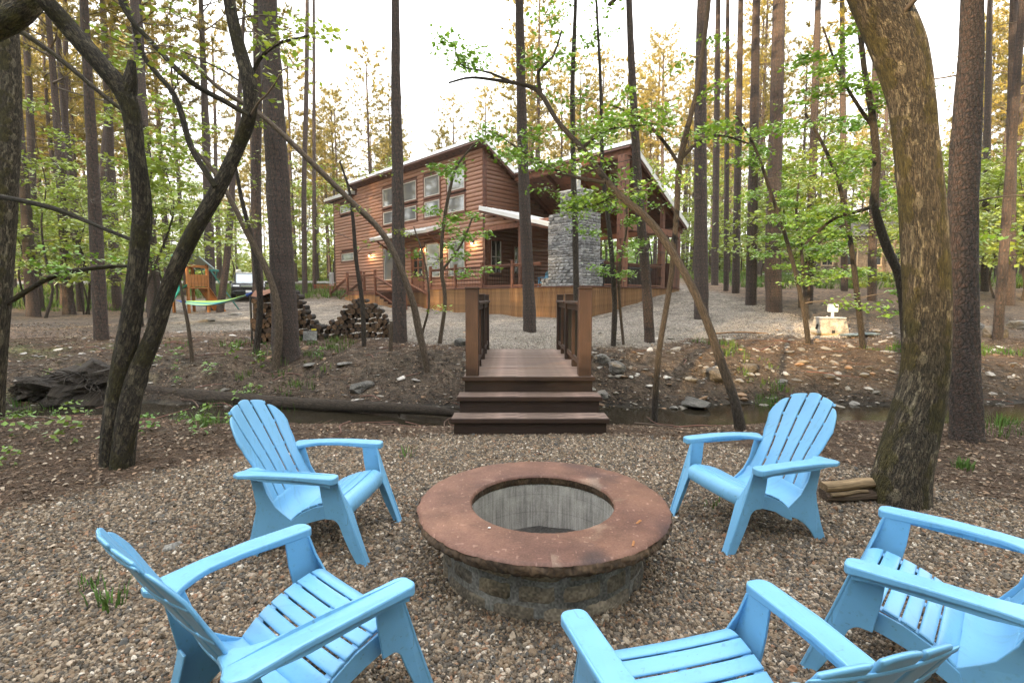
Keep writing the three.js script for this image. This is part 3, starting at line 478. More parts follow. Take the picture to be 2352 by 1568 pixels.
  {
    const eh = [[1.55, 2.25, 2.8, 4.4], [3.2, 3.75, 2.8, 4.2]];
    const e = logWall('end_wall', cab, -8.0, -1.26, DK - .02, 9.2, eh.map(h => [-h[1] - tr, -h[0] + tr, h[2] - tr, h[3] + tr]), (p, q, y) => [Math.max(p, -(.8 + (9.37 - .30 - y) / .59)), q], shadedEndM);
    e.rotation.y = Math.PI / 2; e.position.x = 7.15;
    const sh = new THREE.Shape([[-8.0, DK], [-1.25, DK], [-1.25, RY(1.25) - .25], [-8.0, RY(8) - .25]].map(p => new THREE.Vector2(...p))); part('wall_core', new THREE.ExtrudeGeometry(sh, { depth: .08, bevelEnabled: false }), dark, e, [0, 0, .012]);
    for (const [b0, b1, y0, y1] of eh) { const w = grp('window', cab, [7.15, (y0 + y1) / 2, (b0 + b1) / 2]); w.rotation.y = Math.PI / 2; const ww = b1 - b0, hh = y1 - y0; for (const s of [-1, 1]) { part('casing', box(tr, hh + 2 * tr, .10), trim2, w, [s * (ww / 2 + tr / 2), 0, -.05]); part('casing', box(ww, tr, .10), trim2, w, [0, s * (hh / 2 + tr / 2), -.05]); part('frame', box(.045, hh, .06), vinyl, w, [s * (ww / 2 - .023), 0, -.06]); } part('muntin', box(.03, hh, .05), vinyl, w, [0, 0, -.06]); part('muntin', box(ww, .03, .045), vinyl, w, [0, 0, -.06]); part('pane', box(ww - .06, hh, .012, .001), darkGlass, w, [0, 0, -.05]); }
  }
  // wall under the low eave on the far left end and the back of the house
  part('left_end_wall', box(.12, 6.6, 7), dark, cab, [23.9, DK + 3.2, 4.8]); part('back_wall', box(16.7, 3.6, .12), dark, cab, [15.55, DK + 1.7, 8.05]);
  // ---- roofs: sloping slabs with white standing seam metal
  function roof(name, a0, a1, b0, b1, y0, y1, th = .16, along = 'b') { // y0 at b0, y1 at b1 (or along a)
    const g = grp(name, cab); const dir = along === 'b' ? b1 - b0 : a1 - a0, L = Math.hypot(dir, y1 - y0), ang = Math.atan2(y1 - y0, dir), c = V((a0 + a1) / 2, (y0 + y1) / 2, (b0 + b1) / 2), Wd = along === 'b' ? a1 - a0 : b1 - b0;
    const o = grp('slab', g, [c.x, c.y, c.z]); cab.remove(g); g.remove(o); const q = grp(name, cab, [c.x, c.y, c.z]); if (along === 'b') q.rotation.x = -ang; else q.rotation.z = ang;
    const S = (w, h, l) => along === 'b' ? box(w, h, l) : box(l, h, w), P3 = (u, y, v) => along === 'b' ? [u, y, v] : [v, y, u];
    part('metal_sheet', S(Wd + .06, .02, L + .06), metal, q, [0, 0, 0]);
    part('soffit', S(Wd - .06, .05, L - .06), shadedCeilM, q, [0, -th - .02, 0]); part('deck_core', S(Wd - .08, th - .04, L - .08), dark, q, P3(0, -th / 2 - .0, 0));
    for (const s of [-1, 1]) { part('rake_fascia', S(.03, th + .05, L + .02), metal, q, P3(s * (Wd / 2 + .005), -th / 2 - .02, 0)); part('rake_board', S(.03, .12, L - .02), trim, q, P3(s * (Wd / 2 - .03), -th - .09, 0)); }
    part('eave_fascia', S(Wd, th + .05, .03), metal, q, P3(0, -th / 2 - .02, -L / 2)); part('eave_fascia', S(Wd, th + .05, .03), metal, q, P3(0, -th / 2 - .02, L / 2)); part('eave_board', S(Wd - .06, .13, .03), trim, q, P3(0, -th - .095, -L / 2 + .04));
    const n = Math.round(Wd / .42); for (let i = 0; i <= n; i++) part('seam', S(.022, .035, L + .04), metal, q, P3(-Wd / 2 + Wd * i / n, .022, 0));
    return q;
  }
  roof('main_roof', 6.78, 20.72, .8, 9.0, RY(.8), RY(9)); roof('porch_roof', -.2, 6.74, 3.0, 8.1, RY(3), RY(8.1));
  roof('side_roof', 20.76, 24.6, .8, 8, 8.75, 9.1, .14);
  roof('low_porch_roof', 1.6, 7.02, .75, 3.35, 4.50, 5.98, .12, 'a'); roof('entry_awning', 10.6, 16.7, .05, 1.13, 5.14, 5.5, .10);
  for (const a of [10.9, 16.4]) bar('awning_brace', V(a, 4.5, 1.16), V(a, 5.06, .25), .09, .09, trim, cab);
  // triangle of logs under the low porch roof, in the plane of the front wall
  { const t = logWall('porch_gable', cab, 2.0, 7.06, 5.03, 5.9, [], (p, q, y) => [Math.max(p, 1.6 + (y + .28 - 4.50) / (1.48 / 5.42)), q]); t.position.z = B; }
  // ---- porch timbers
  const tm = (n, a0, a1, y0, y1, b0, b1, m = trim2) => part(n, box(Math.abs(a1 - a0), Math.abs(y1 - y0), Math.abs(b1 - b0), .008), m, cab, [(a0 + a1) / 2, (y0 + y1) / 2, (b0 + b1) / 2]);
  tm('porch_beam', 1.9, 7.06, 4.80, 5.02, 1.10, 1.30, W([.33, .145, .09])); tm('porch_post', 4.45, 4.65, DK, 4.8, 1.10, 1.28); tm('porch_post', 1.85, 2.02, DK, 4.8, 1.3, 1.48);
  tm('high_beam', -.1, 6.9, 7.50, 7.80, 3.06, 3.26, W([.33, .145, .09])); tm('corner_post', .02, .34, DK, 7.5, 2.76, 3.18, W([.30, .13, .08])); tm('tie_beam', .06, .26, 4.42, 4.74, 3.18, 7.8, W([.30, .13, .08]));
  for (const [b, w] of [[4.67, .15], [6.24, .2]]) part('king_post', box(.16, RY(b) - .35 - 4.74, w), trim2, cab, [.16, (RY(b) - .35 + 4.74) / 2, b]);
  tm('side_post', .04, .26, DK, 4.42, 6.0, 6.38); tm('side_post', .04, .26, DK, 4.42, 7.62, 7.82); tm('back_post', 3.4, 3.6, DK, 4.95, 7.6, 7.8); tm('back_beam', 0, 7, 4.7, 4.95, 7.62, 7.8);
  part('rafter', box(.10, .22, 5.6), trim2, cab, [.1, (RY(3.2) + RY(8)) / 2 - .38, 5.6], [Math.atan(.59), 0, 0]); for (const a of [1.7, 3.3, 4.9]) part('rafter', box(.10, .20, 5.4), trim, cab, [a, (RY(3.2) + RY(7.9)) / 2 - .36, 5.55], [Math.atan(.59), 0, 0]);
  for (let i = 0; i < 6; i++) part('privacy_board', box(.03, 2.3, .125), pick([trim, trim2, dark]), cab, [.05, DK + 1.2, 6.95 + i * .135]);
  for (let i = 0; i < 24; i++) part('back_fence_board', box(.135, 1.25, .03), pick([trim, dark]), cab, [.3 + i * .145, DK + .65, 7.7]);
  // ---- deck, skirt boards
  part('deck_floor', box(10.3, .14, 7.66), W([.16, .09, .06]), cab, [5.17, DK - .075, 3.85]); part('walkway_floor', box(7.0, .14, 1.15), W([.16, .09, .06]), cab, [13.85, DK - .075, .6]);
  tm('deck_fascia', -.03, 10.38, DK - .03, DK + .02, -.05, -.01, trim); tm('deck_fascia', -.05, -.01, DK - .03, DK + .02, 0, 7.72, trim); tm('deck_fascia', 10.42, 17.3, DK - .15, DK + .0, -.04, -.005, trim);
  const gy = (a, b) => { const p = cabinPoint(a, 0, b); return groundY(p.x, p.z); };
  function skirt(name, a0, b0, a1, b1, top, bw = .138) { const g = grp(name, cab), L = Math.hypot(a1 - a0, b1 - b0), n = Math.round(L / bw), w = L / n; for (let i = 0; i < n; i++) { const t = (i + .5) / n, a = lerp(a0, a1, t), b = lerp(b0, b1, t), tp = typeof top === 'function' ? top(t) : top, lo = Math.min(gy(a, b), tp - .1) - .12, h = Math.round((tp - lo) * 20) / 20; part('skirt_board', box(Math.abs(a1 - a0) > .01 ? w - .008 : .024, h, Math.abs(a1 - a0) > .01 ? .024 : w - .008, .003), pick(skirtM), g, [a + (R() - .5) * .003, tp - h / 2, b + (R() - .5) * .006]); } part('backing', box(Math.abs(a1 - a0) > .01 ? L : .03, 1.2, Math.abs(a1 - a0) > .01 ? .03 : L), dark, g, [(a0 + a1) / 2 + (a1 === a0 ? .03 : 0), (typeof top === 'function' ? top(.5) - .3 : top) - .62, (b0 + b1) / 2 + (a1 === a0 ? 0 : .03)]); return g; }
  skirt('front_skirt', .02, 0, 10.36, 0, DK - .03); skirt('end_skirt', 0, .02, 0, 7.7, DK - .03); skirt('walkway_skirt', 10.42, .02, 13.9, .02, DK - .15);
  // ---- landing and two flights of steps in front of the door
  const LY = 1.76, LB = -1.2;
  part('landing_floor', box(3.4, .10, 1.2), W([.16, .09, .06]), cab, [15.6, LY - .05, -.6]); tm('landing_fascia', 13.9, 17.32, LY - .09, LY + .01, LB - .03, LB, trim); skirt('landing_skirt', 13.92, LB, 17.3, LB, LY - .09);
  const fl = (name, aTop, dir, n, rise, run) => { const g = grp(name, cab); for (let k = 1; k <= n; k++) { const y = LY - rise * k, a = aTop + dir * run * (k - .5); part('tread', box(run + .02, .04, 1.16), W([.20, .12, .085], { map: T.weather }), g, [a, y - .02, -.61]); part('riser', box(.025, rise - .05, 1.14), dark, g, [a - dir * (run / 2 + .0), y + rise / 2 - .02, -.61]); part('nosing', box(.025, .05, 1.17), trim2, g, [a + dir * (run / 2 + .012), y - .024, -.61]); const lo = gy(a, LB) - .1, h = y - .04 - lo; if (h > .05) for (let j = 0; j < 2; j++) part('step_board', box(run / 2 - .006, h, .024), pick(skirtM), g, [a + (j - .5) * run / 2, lo + h / 2, LB + .01]); } return g; };
  fl('near_steps', 13.9, -1, 7, .155, .44); fl('far_steps', 17.3, 1, 6, .15, .40);
  // ---- railings
  function railing(p, q, { posts = [], h = 1.02, bal = .115, by = .09, cap = true } = {}) { // p,q: V(a, floor y, b)
    const g = grp('railing', cab), d = q.clone().sub(p), L = d.length();
    bar('top_rail', p.clone().setY(p.y + h), q.clone().setY(q.y + h), .13, .045, trim2, g); bar('under_rail', p.clone().setY(p.y + h - .065), q.clone().setY(q.y + h - .065), .05, .07, trim, g); bar('bottom_rail', p.clone().setY(p.y + by), q.clone().setY(q.y + by), .05, .07, trim2, g);
    const n = Math.floor(Math.hypot(d.x, d.z) / bal), bh = h - .1 - by - .03; for (let i = 0; i < n; i++) { const t = (i + .5) / n, c = p.clone().addScaledVector(d, t); part('baluster', BAL(bh), iron, g, [c.x, c.y + by + .035 + bh / 2, c.z]); }
    return g;
  }
  const balC = {}; const BAL = h => balC[h.toFixed(3)] || (balC[h.toFixed(3)] = new THREE.CylinderGeometry(.009, .009, h, 6));
  const post = (a, y, b, h, w = .13) => { const o = part('rail_post', box(w, h, w, .008), trim2, cab, [a, y + h / 2, b]); part('post_cap', box(w + .03, .03, w + .03, .008), trim, cab, [a, y + h + .015, b]); };
  const rb = .02; for (const a of [10.2, 8.05, 5.98, 3.92]) post(a, DK - .02, rb, 1.2);
  for (const [a0, a1] of [[10.13, 8.12], [7.98, 6.05], [5.91, 3.99], [3.85, 2.2]]) railing(V(a1, DK, rb), V(a0, DK, rb));
  railing(V(.04, DK, 3.2), V(.04, DK, 5.98)); railing(V(.04, DK, 1.5), V(.04, DK, 2.74));
  for (const [a, b] of [[13.9, LB], [17.3, LB], [15.6, LB]]) post(a, LY - .1, b, 1.4); post(13.9, LY, -.06, 1.35); post(10.42, .62, -.02, 1.6, .12); post(10.75, .62, LB, 1.28, .12); post(17.35, LY, -.06, 1.35); post(19.75, .75, LB, 1.35, .12); post(19.75, .75, -.06, 1.35, .12);
  for (const [a0, a1] of [[13.97, 15.53], [15.67, 17.23]]) railing(V(a0, LY, LB), V(a1, LY, LB), { h: 1.08 });
  railing(V(10.8, .72, LB), V(13.83, LY, LB), { h: .98 }); railing(V(10.5, .75, -.05), V(13.83, LY + .05, -.05), { h: 1.0 }); railing(V(17.37, LY, LB), V(19.7, .85, LB), { h: .98 }); railing(V(17.37, LY, -.05), V(19.7, .85, -.05), { h: .98 });
  // ---- chimney: a core clad in single ledge stones
  const stM = [[.50, .50, .51], [.60, .60, .605], [.42, .42, .43], [.33, .33, .34], [.66, .66, .665], [.53, .52, .515]].map(c => mat(lin(...c), { map: T.speck, roughness: .95, bumpMap: T.speckB, bumpScale: .01 }));
  const stoneVar = [1, 2, 3, 4, 5, 6].map(s => { const g0 = new THREE.BoxGeometry(1, 1, 1, 4, 2, 1).toNonIndexed(), p = g0.attributes.position, uv = []; for (let i = 0; i < p.count; i++) { const x = p.getX(i), y = p.getY(i), z = p.getZ(i), f = z < 0 ? 1 : 0; p.setXYZ(i, x + (hash2(Math.round(x * 8), Math.round(y * 4), s) - .5) * .05, y + (hash2(Math.round(x * 8), Math.round(y * 4), s + 9) - .5) * .16, z - f * ((Math.abs(x) < .45 && Math.abs(y) < .4 ? .15 : -.18) + .45 * hash2(Math.round(x * 8), Math.round(y * 4), s + 20))); uv.push(p.getX(i) * .3 + s, p.getY(i) * .1); } g0.setAttribute('uv', new THREE.Float32BufferAttribute(uv, 2)); g0.computeVertexNormals(); return g0; });
  const ch = grp('chimney', cab);
  function clad(parent, w, y0, y1, place) { // place(u along, y, turn)
    let y = y0; while (y < y1 - .02) { let h = .065 + R() * .085; if (y1 - y - h < .05) h = y1 - y; let u = 0; while (u < w - .01) { let l = .14 + R() * .34; if (w - u - l < .12) l = w - u; const o = part('stone', pick(stoneVar), pick(stM), parent); o.scale.set(l - .008, h - .008, .06 + R() * .02); place(o, u + l / 2, y + h / 2); u += l; } y += h; }
  }
  const mortar = mat(lin(.10, .097, .095), { roughness: 1, map: T.speck });
  part('core', box(1.72, 2.9, 1.10), mortar, ch, [.91, DK + 1.45, .60]); part('stack_core', box(1.0, .95, .68), mortar, ch, [.84, 5.28, .62]);
  clad(ch, 1.79, DK - .0, 4.85, (o, u, y) => o.position.set(u, y, .045)); clad(ch, 1.16, DK, 4.85, (o, u, y) => { o.position.set(.045, y, u); o.rotation.y = Math.PI / 2; });
  clad(ch, 1.05, 4.85, 5.72, (o, u, y) => o.position.set(.3 + u, y, .26)); clad(ch, .72, 4.85, 5.72, (o, u, y) => { o.position.set(.33, y, .24 + u); o.rotation.y = Math.PI / 2; });
  clad(ch, .45, DK, 2.32, (o, u, y) => o.position.set(1.8 + u, y, .12)); clad(ch, .32, DK, 2.35, (o, u, y) => { o.position.set(.14, y, 1.18 + u); o.rotation.y = Math.PI / 2; });
  part('hearth_core', box(.44, .34, .5), mortar, ch, [2.0, DK + .17, .42]); part('hearth_core', box(.5, .36, .3), mortar, ch, [.42, DK + .18, 1.32]); part('shoulder', box(1.76, .04, 1.14), stM[3], ch, [.90, 4.872, .6]); part('stack_cap', box(1.14, .06, .84), mat(lin(.62, .62, .61), { roughness: .6 }), ch, [.83, 5.76, .62]);
  part('flue', new THREE.CylinderGeometry(.105, .105, .95, 20), mat(lin(.55, .56, .57), { roughness: .3, metalness: .8 }), ch, [.75, 6.26, .62]); part('flue_cap', new THREE.CylinderGeometry(.10, .16, .10, 20), metal, ch, [.75, 6.80, .62]);
  // ---- lamps by the door, lit
  const bulbM = new THREE.MeshStandardMaterial({ color: 0xffffff, emissive: lin(1, .62, .28), emissiveIntensity: 5 });
  for (const a of [18.58, 12.49, 10.47, 7.95]) {
    const l = grp('wall_lamp', cab, [a, 4.25, B - .06]); part('back_plate', box(.11, .20, .03), iron, l, [0, .08, -.01]); part('arm', box(.03, .03, .13), iron, l, [0, .14, -.08]);
    part('shade', new THREE.CylinderGeometry(.03, .085, .09, 16, 1, true), mat(lin(.03, .02, .015), { side: THREE.DoubleSide, roughness: .5, metalness: .5 }), l, [0, .10, -.15]); part('bulb', new THREE.SphereGeometry(.05, 14, 10), bulbM, l, [0, .025, -.15]);
    const p = new THREE.PointLight(new THREE.Color(1, .6, .27), 1.0, 0, 2); p.position.set(0, .025, -.15); p.castShadow = true; p.shadow.radius = 2.4; l.add(p);
  }
  // ---- satellite dish, meter
  { const p = cabinPoint(24.1, 9.0, 2.0), d = thing('satellite_dish', 'grey satellite dish on the low roof end of the cabin', 'dish', [p.x, p.y, p.z]); const g = new THREE.SphereGeometry(1.0, 24, 8, 0, Math.PI * 2, 0, .42); g.scale(1, 1, 1); const o = part('reflector', g, mat(lin(.45, .46, .48), { side: THREE.DoubleSide, roughness: .5 }), d, [.25, -.55, -.6], [.55, 0, -.25]); part('mast', new THREE.CylinderGeometry(.03, .03, .7, 8), iron, d, [0, .0, 0]); part('feed_arm', new THREE.CylinderGeometry(.015, .015, .6, 6), iron, d, [0, .3, .3], [1.0, 0, 0]); }
  { const p = cabinPoint(24.35, 2.9, 1.0), d = thing('meter_box', 'grey electric meter box at the far corner of the cabin', 'meter', [p.x, p.y, p.z], CAB.turn); part('cabinet', box(.35, 1.0, .2, .02), mat(lin(.42, .43, .44), { roughness: .5 }), d); part('meter', new THREE.CylinderGeometry(.09, .09, .1, 20), mat(lin(.3, .3, .3)), d, [0, .3, -.13], [Math.PI / 2, 0, 0]); part('conduit', new THREE.CylinderGeometry(.03, .03, 1.6, 8), mat(lin(.42, .43, .44)), d, [0, -1.2, 0]); }
  // ---- things on the porch
  { const p = cabinPoint(2.75, DK, 1.35); copyOf(globalChair, 'blue plastic chair on the cabin porch beside the chimney', [p.x, p.y, p.z], CAB.turn + 2.4); const q = cabinPoint(4.2, DK, 2.6); copyOf(globalChair, 'blue plastic chair on the cabin porch behind the porch post', [q.x, q.y, q.z], CAB.turn + 1.2); }
  { const p = cabinPoint(.9, DK, 2.1), g = thing('barbecue_grill', 'black covered barbecue grill on the porch beside the chimney', 'grill', [p.x, p.y, p.z], CAB.turn + .6); const k = mat(lin(.012, .012, .014), { roughness: .35 }); part('lid', (() => { const q = new THREE.CylinderGeometry(.28, .28, .75, 20, 1, false, 0, Math.PI); q.rotateZ(Math.PI / 2); q.rotateX(-Math.PI / 2); return q; })(), k, g, [0, .92, 0]); part('cook_box', box(.75, .2, .56, .02), k, g, [0, .82, 0]); part('cabinet', box(.7, .68, .5, .02), k, g, [0, .38, 0]); for (const s of [-1, 1]) part('side_shelf', box(.3, .03, .45), k, g, [s * .54, .9, 0]); part('handle', new THREE.CylinderGeometry(.012, .012, .5, 8), metal, g, [0, 1.02, -.3], [0, 0, Math.PI / 2]); }
  { const p = cabinPoint(1.5, DK, 5.0), g = thing('hot_tub', 'dark square hot tub under its cover on the porch', 'hot tub', [p.x, p.y, p.z], CAB.turn); const k = W([.07, .05, .045]); part('cabinet', box(1.95, .82, 1.95, .04), k, g, [0, .41, 0]); part('cover', box(2.02, .1, 2.02, .03), mat(lin(.05, .045, .045), { roughness: .6 }), g, [0, .88, 0]); for (let i = 0; i < 12; i++) part('slat', box(.15, .78, .02), k, g, [-.9 + i * .164, .41, -.985]); }
}

// ---------------------------------------------------------------- trees
const MT = {
  pine: mat(lin(.31, .29, .285), { map: T.pineBark, roughness: .95, bumpMap: T.pineBump, bumpScale: .014 }),
  oak: mat(lin(.30, .27, .24), { map: T.oakBark, roughness: .95, bumpMap: T.oakBump, bumpScale: .02 }),
  moss: mat(lin(.40, .37, .31), { map: T.mossBark, roughness: .98, bumpMap: T.oakBump, bumpScale: .04 }),
  dark: mat(lin(.19, .175, .145), { map: T.mossBark, roughness: .98, bumpMap: T.oakBump, bumpScale: .02 }),
  twig: mat(lin(.11, .085, .065), { roughness: .95 }),
  tan: mat(lin(.55, .46, .36), { map: T.oakBark, roughness: .9, bumpMap: T.oakBump, bumpScale: .008 }),
  leaf: new THREE.MeshPhysicalMaterial({ color: 0xffffff, vertexColors: true, roughness: .75, transmission: .45, thickness: 0, side: THREE.DoubleSide }),
  needle: new THREE.MeshPhysicalMaterial({ color: 0xffffff, vertexColors: true, roughness: .8, transmission: .35, thickness: 0, side: THREE.DoubleSide }),
};
// leaves: folded lens shapes at anchors [x,y,z]; spread in metres
function leafGeo(anchors, per, spread, size, seed, col = [.15, .26, .035], flat = .55) {
  const R = rng(seed), pos = [], c = [], nor = [];
  for (const [x, y, z, s = 1] of anchors) for (let k = 0; k < per; k++) {
    const px = x + (R() + R() - 1) * spread * s, py = y + (R() + R() - 1) * spread * flat * s, pz = z + (R() + R() - 1) * spread * s, L = size * (.6 + .8 * R()), w = L * (.28 + .14 * R());
    const az = R() * 6.283, tilt = (R() - .35) * 1.3, d = [Math.cos(az) * Math.cos(tilt), -Math.sin(tilt), Math.sin(az) * Math.cos(tilt)];
    let s1 = [-Math.sin(az), 0, Math.cos(az)]; const roll = (R() - .5) * 1.8, up = [Math.cos(az) * Math.sin(tilt), Math.cos(tilt), Math.sin(az) * Math.sin(tilt)]; s1 = s1.map((v, i) => v * Math.cos(roll) + up[i] * Math.sin(roll));
    const A = [px, py, pz], B = [px + d[0] * L, py + d[1] * L, pz + d[2] * L], M = [px + d[0] * L * .5, py + d[1] * L * .5 + L * .06, pz + d[2] * L * .5];
    const P = M.map((v, i) => v + s1[i] * w - (i === 1 ? L * .10 : 0)), Q = M.map((v, i) => v - s1[i] * w - (i === 1 ? L * .10 : 0));
    pos.push(...A, ...P, ...B, ...A, ...B, ...Q); const v = .7 + .6 * R(), g = .9 + .25 * R(); for (let i = 0; i < 6; i++) c.push(col[0] * v * g, col[1] * v, col[2] * v);
  }
  return geoFrom(pos, null, null, c);
}
// pine needles: tufts of thin blades
function needleGeo(tufts, blades, len, wid, seed, col) {
  const R = rng(seed), pos = [], c = [];
  for (const [x, y, z, dx, dy, dz] of tufts) for (let k = 0; k < blades; k++) {
    let v = V(dx * .9 + (R() - .5) * 1.9, dy * .9 + .25 + (R() - .5) * 1.9, dz * .9 + (R() - .5) * 1.9).normalize(); const s = V(R() - .5, R() - .5, R() - .5).cross(v).normalize().multiplyScalar(wid * (.6 + .8 * R()) / 2), L = len * (.6 + .7 * R());
    pos.push(x - s.x, y - s.y, z - s.z, x + s.x, y + s.y, z + s.z, x + v.x * L, y + v.y * L, z + v.z * L); const f = .65 + .7 * R(), h = R() * .3; for (let i = 0; i < 3; i++) c.push(col[0] * f * (1 + h), col[1] * f, col[2] * f);
  }
  return geoFrom(pos, null, null, c);
}
// a pine crown of height h and half width r, its foot at y = 0: [limbs, needles]
function pineCrown(seed, h, r, { n = 46, blades = 16, len = .42, wid = .055, per = 6, col = [.25, .228, .034] } = {}) {
  const R = rng(seed), limbs = [], tufts = [];
  for (let i = 0; i < n; i++) {
    const t = Math.pow((i + R()) / n, .85), y = h * t, a = i * 2.4 + R() * 1.2, prof = Math.pow(1 - t, .6) * (.55 + .45 * sstep(0, .25, t)), L = r * (.35 + .75 * prof) * (.6 + .55 * R()), rise = .15 + .55 * t + (R() - .5) * .3;
    const p = [[0, y, 0, .05 * (1.1 - t)]]; for (let k = 1; k <= 3; k++) { const f = k / 3; p.push([Math.cos(a + .2 * f) * L * f, y + L * f * rise * (.6 + .4 * f), Math.sin(a + .2 * f) * L * f, .035 * (1.1 - t) * (1 - f) + .008]); }
    limbs.push(tube(p, 3, { step: .8, cap: false }));
    const m = Math.max(2, Math.round(per * (.5 + L / r))); for (let k = 0; k < m; k++) { const f = .35 + .68 * (k + R()) / m, b = a + (R() - .5) * .9 * f, q = [Math.cos(b) * L * f, y + L * f * rise * (.6 + .4 * f) + (R() - .4) * .3, Math.sin(b) * L * f]; tufts.push([...q, Math.cos(b) * .8, .5, Math.sin(b) * .8]); }
  }
  for (let k = 0; k < 6; k++) tufts.push([(R() - .5) * .4, h * (.93 + .1 * R()), (R() - .5) * .4, 0, 1, 0]);
  return [merge(limbs), needleGeo(tufts, blades, len, wid, seed + 7, col)];
}
const CROWNS = [[31, 9, 2.6], [32, 10.5, 3.0], [33, 8, 2.2], [34, 11, 2.7]].map(([s, h, r]) => ({ h, g: pineCrown(s, h, r) }));
const darkNeedle = MT.needle;
// straight pine at p: trunk h metres tall
function straightTrunk(h, r, seed, lean = .012) { const R = rng(seed), p = [], n = 8, ax = (R() - .5) * 2 * lean, az = (R() - .5) * 2 * lean; let wx = 0, wz = 0; for (let i = 0; i <= n; i++) { const t = i / n; p.push([ax * h * t + wx, -.3 + (h + .3) * t, az * h * t + wz, r * (1 - .78 * t) + .015]); wx += (R() - .5) * .10; wz += (R() - .5) * .10; } return p; }
const pineVar = [[16.5, .17, 0], [19, .20, 1], [15, .14, 2], [21, .22, 3], [17.5, .16, 1], [20, .19, 0]].map(([h, r, c], i) => { const pts = straightTrunk(h, r, 60 + i), top = pts[pts.length - 1], g = tube(pts, 10, { rough: .06, seed: i, step: 1.1, cap: false, flare: .35 }); return { h, g, c, top, yc: h - CROWNS[c].h * .88 }; });
function addPine(label, x, z, v, s = 1, turn = 0, group) {
  const pv = pineVar[v % pineVar.length], t = thing('pine_tree', label, 'tree', [x, groundY(x, z) - .05, z], turn, group); t.scale.set(s, s, s);
  part('trunk', pv.g, MT.pine, t); const c = grp('crown', t, [pv.top[0] * .8, pv.yc, pv.top[2] * .8]); part('limbs', CROWNS[pv.c].g[0], MT.twig, c); const f = part('needles', CROWNS[pv.c].g[1], MT.needle, c); f.userData.kind = 'stuff'; return t;
}
// trunk traced through readings [px, py, width px] at distance d (one number or one per point), then carried on to a height
function traced(path, d, { grow = 0, sink = .25, rmin = .02, taper = .45 } = {}) {
  const D = Array.isArray(d) ? d : path.map(() => d); const pts = path.map(([x, y, w], i) => { const p = at(x, y, D[i]); return [p.x, p.y, p.z, w / FPX * D[i] / 2]; });
  if (sink) { const a = pts[0]; pts[0][1] = Math.min(a[1], groundY(a[0], a[2]) + .02); pts.unshift([a[0], a[1] - sink, a[2], a[3] * 1.15]); }
  if (grow) { const a = pts[pts.length - 2], b = pts[pts.length - 1], dir = V(b[0] - a[0], b[1] - a[1], b[2] - a[2]).normalize(); const n = 4; for (let i = 1; i <= n; i++) { const q = grow * i / n; pts.push([b[0] + dir.x * q * .7, b[1] + Math.max(.75, dir.y) * q, b[2] + dir.z * q, Math.max(rmin, b[3] * (1 - (1 - taper * .4) * i / n))]); } }
  return pts;
}
const rel = (pts, o) => pts.map(p => [p[0] - o[0], p[1] - o[1], p[2] - o[2], p[3]]);
// side shoots from a trunk: returns wood geometries and leaf anchors
function shoots(pts, R, n, t0, len, { up = .5, twigs = 5, r = .012, droop = .25, curl = .5 } = {}) {
  const c = new THREE.CatmullRomCurve3(pts.map(p => V(p[0], p[1], p[2])), false, 'centripetal'), wood = [], anch = [];
  for (let i = 0; i < n; i++) {
    const t = t0 + (1 - t0) * (i + R()) / n, p = c.getPoint(t), a = i * 2.4 + R() * 2, L = len * (.5 + .8 * R()) * (1.15 - .5 * t); const bp = [[p.x, p.y, p.z, r * (1.2 - .5 * t) * (L / len + .3)]]; let ang = a, y = p.y, x = p.x, z = p.z;
    for (let k = 1; k <= 4; k++) { ang += (R() - .5) * curl; const st = L / 4; x += Math.cos(ang) * st; z += Math.sin(ang) * st; y += st * (up - droop * k / 2 + (R() - .5) * .4); bp.push([x, y, z, r * (1 - k / 4.6) * .8 + .002]); if (k > 1) anch.push([x, y, z]);
      for (let m = 0; m < twigs / 3; m++) { const b = ang + (R() - .5) * 2.4, l = st * (.5 + R()), q = [x + Math.cos(b) * l, y + (R() - .3) * l * .5, z + Math.sin(b) * l]; wood.push(tube([[x, y, z, r * .3], [...q, .0025]], 3, { cap: false })); anch.push(q); anch.push([lerp(x, q[0], .6), lerp(y, q[1], .6), lerp(z, q[2], .6)]); } }
    wood.push(tube(bp, 5, { step: .25, cap: false }));
  }
  return [wood, anch];
}
function tree(name, label, cat, pts, m, { sides = 12, rough = .08, step = .12, flare = 0, seed = 1, limbs = [], sh, leaf, group, freq = 6 } = {}) {
  const o = [pts[1][0], groundY(pts[1][0], pts[1][2]), pts[1][2]], t = thing(name, label, cat, o, 0, group), R = rng(seed * 77 + 5), lp = rel(pts, o);
  part('trunk', tube(lp, sides, { rough, step, flare, seed, freq }), m, t);
  const wood = [], anch = [];
  limbs.forEach((l, i) => { const q = rel(l.pts, o); part('limb', tube(q, l.sides || 8, { rough: rough * .8, step: step * 1.2, seed: seed + i, cap: true }), l.m || m, t); if (l.sh) { const [w, a] = shoots(q, R, ...l.sh); wood.push(...w); anch.push(...a); } });
  if (sh) { const [w, a] = shoots(lp, R, ...sh); wood.push(...w); anch.push(...a); }
  if (wood.length) part('branches', merge(wood), MT.twig, t);
  if (leaf && anch.length) { const f = part('foliage', leafGeo(anch, leaf.per || 6, leaf.spread || .16, leaf.size || .06, seed + 3, leaf.col, leaf.flat), MT.leaf, t); f.userData.kind = 'stuff'; }
  return t;
}
const L3 = (a, d) => traced(a, d, { sink: 0 });
const GREEN = [.185, .34, .028], YGREEN = [.28, .37, .04];

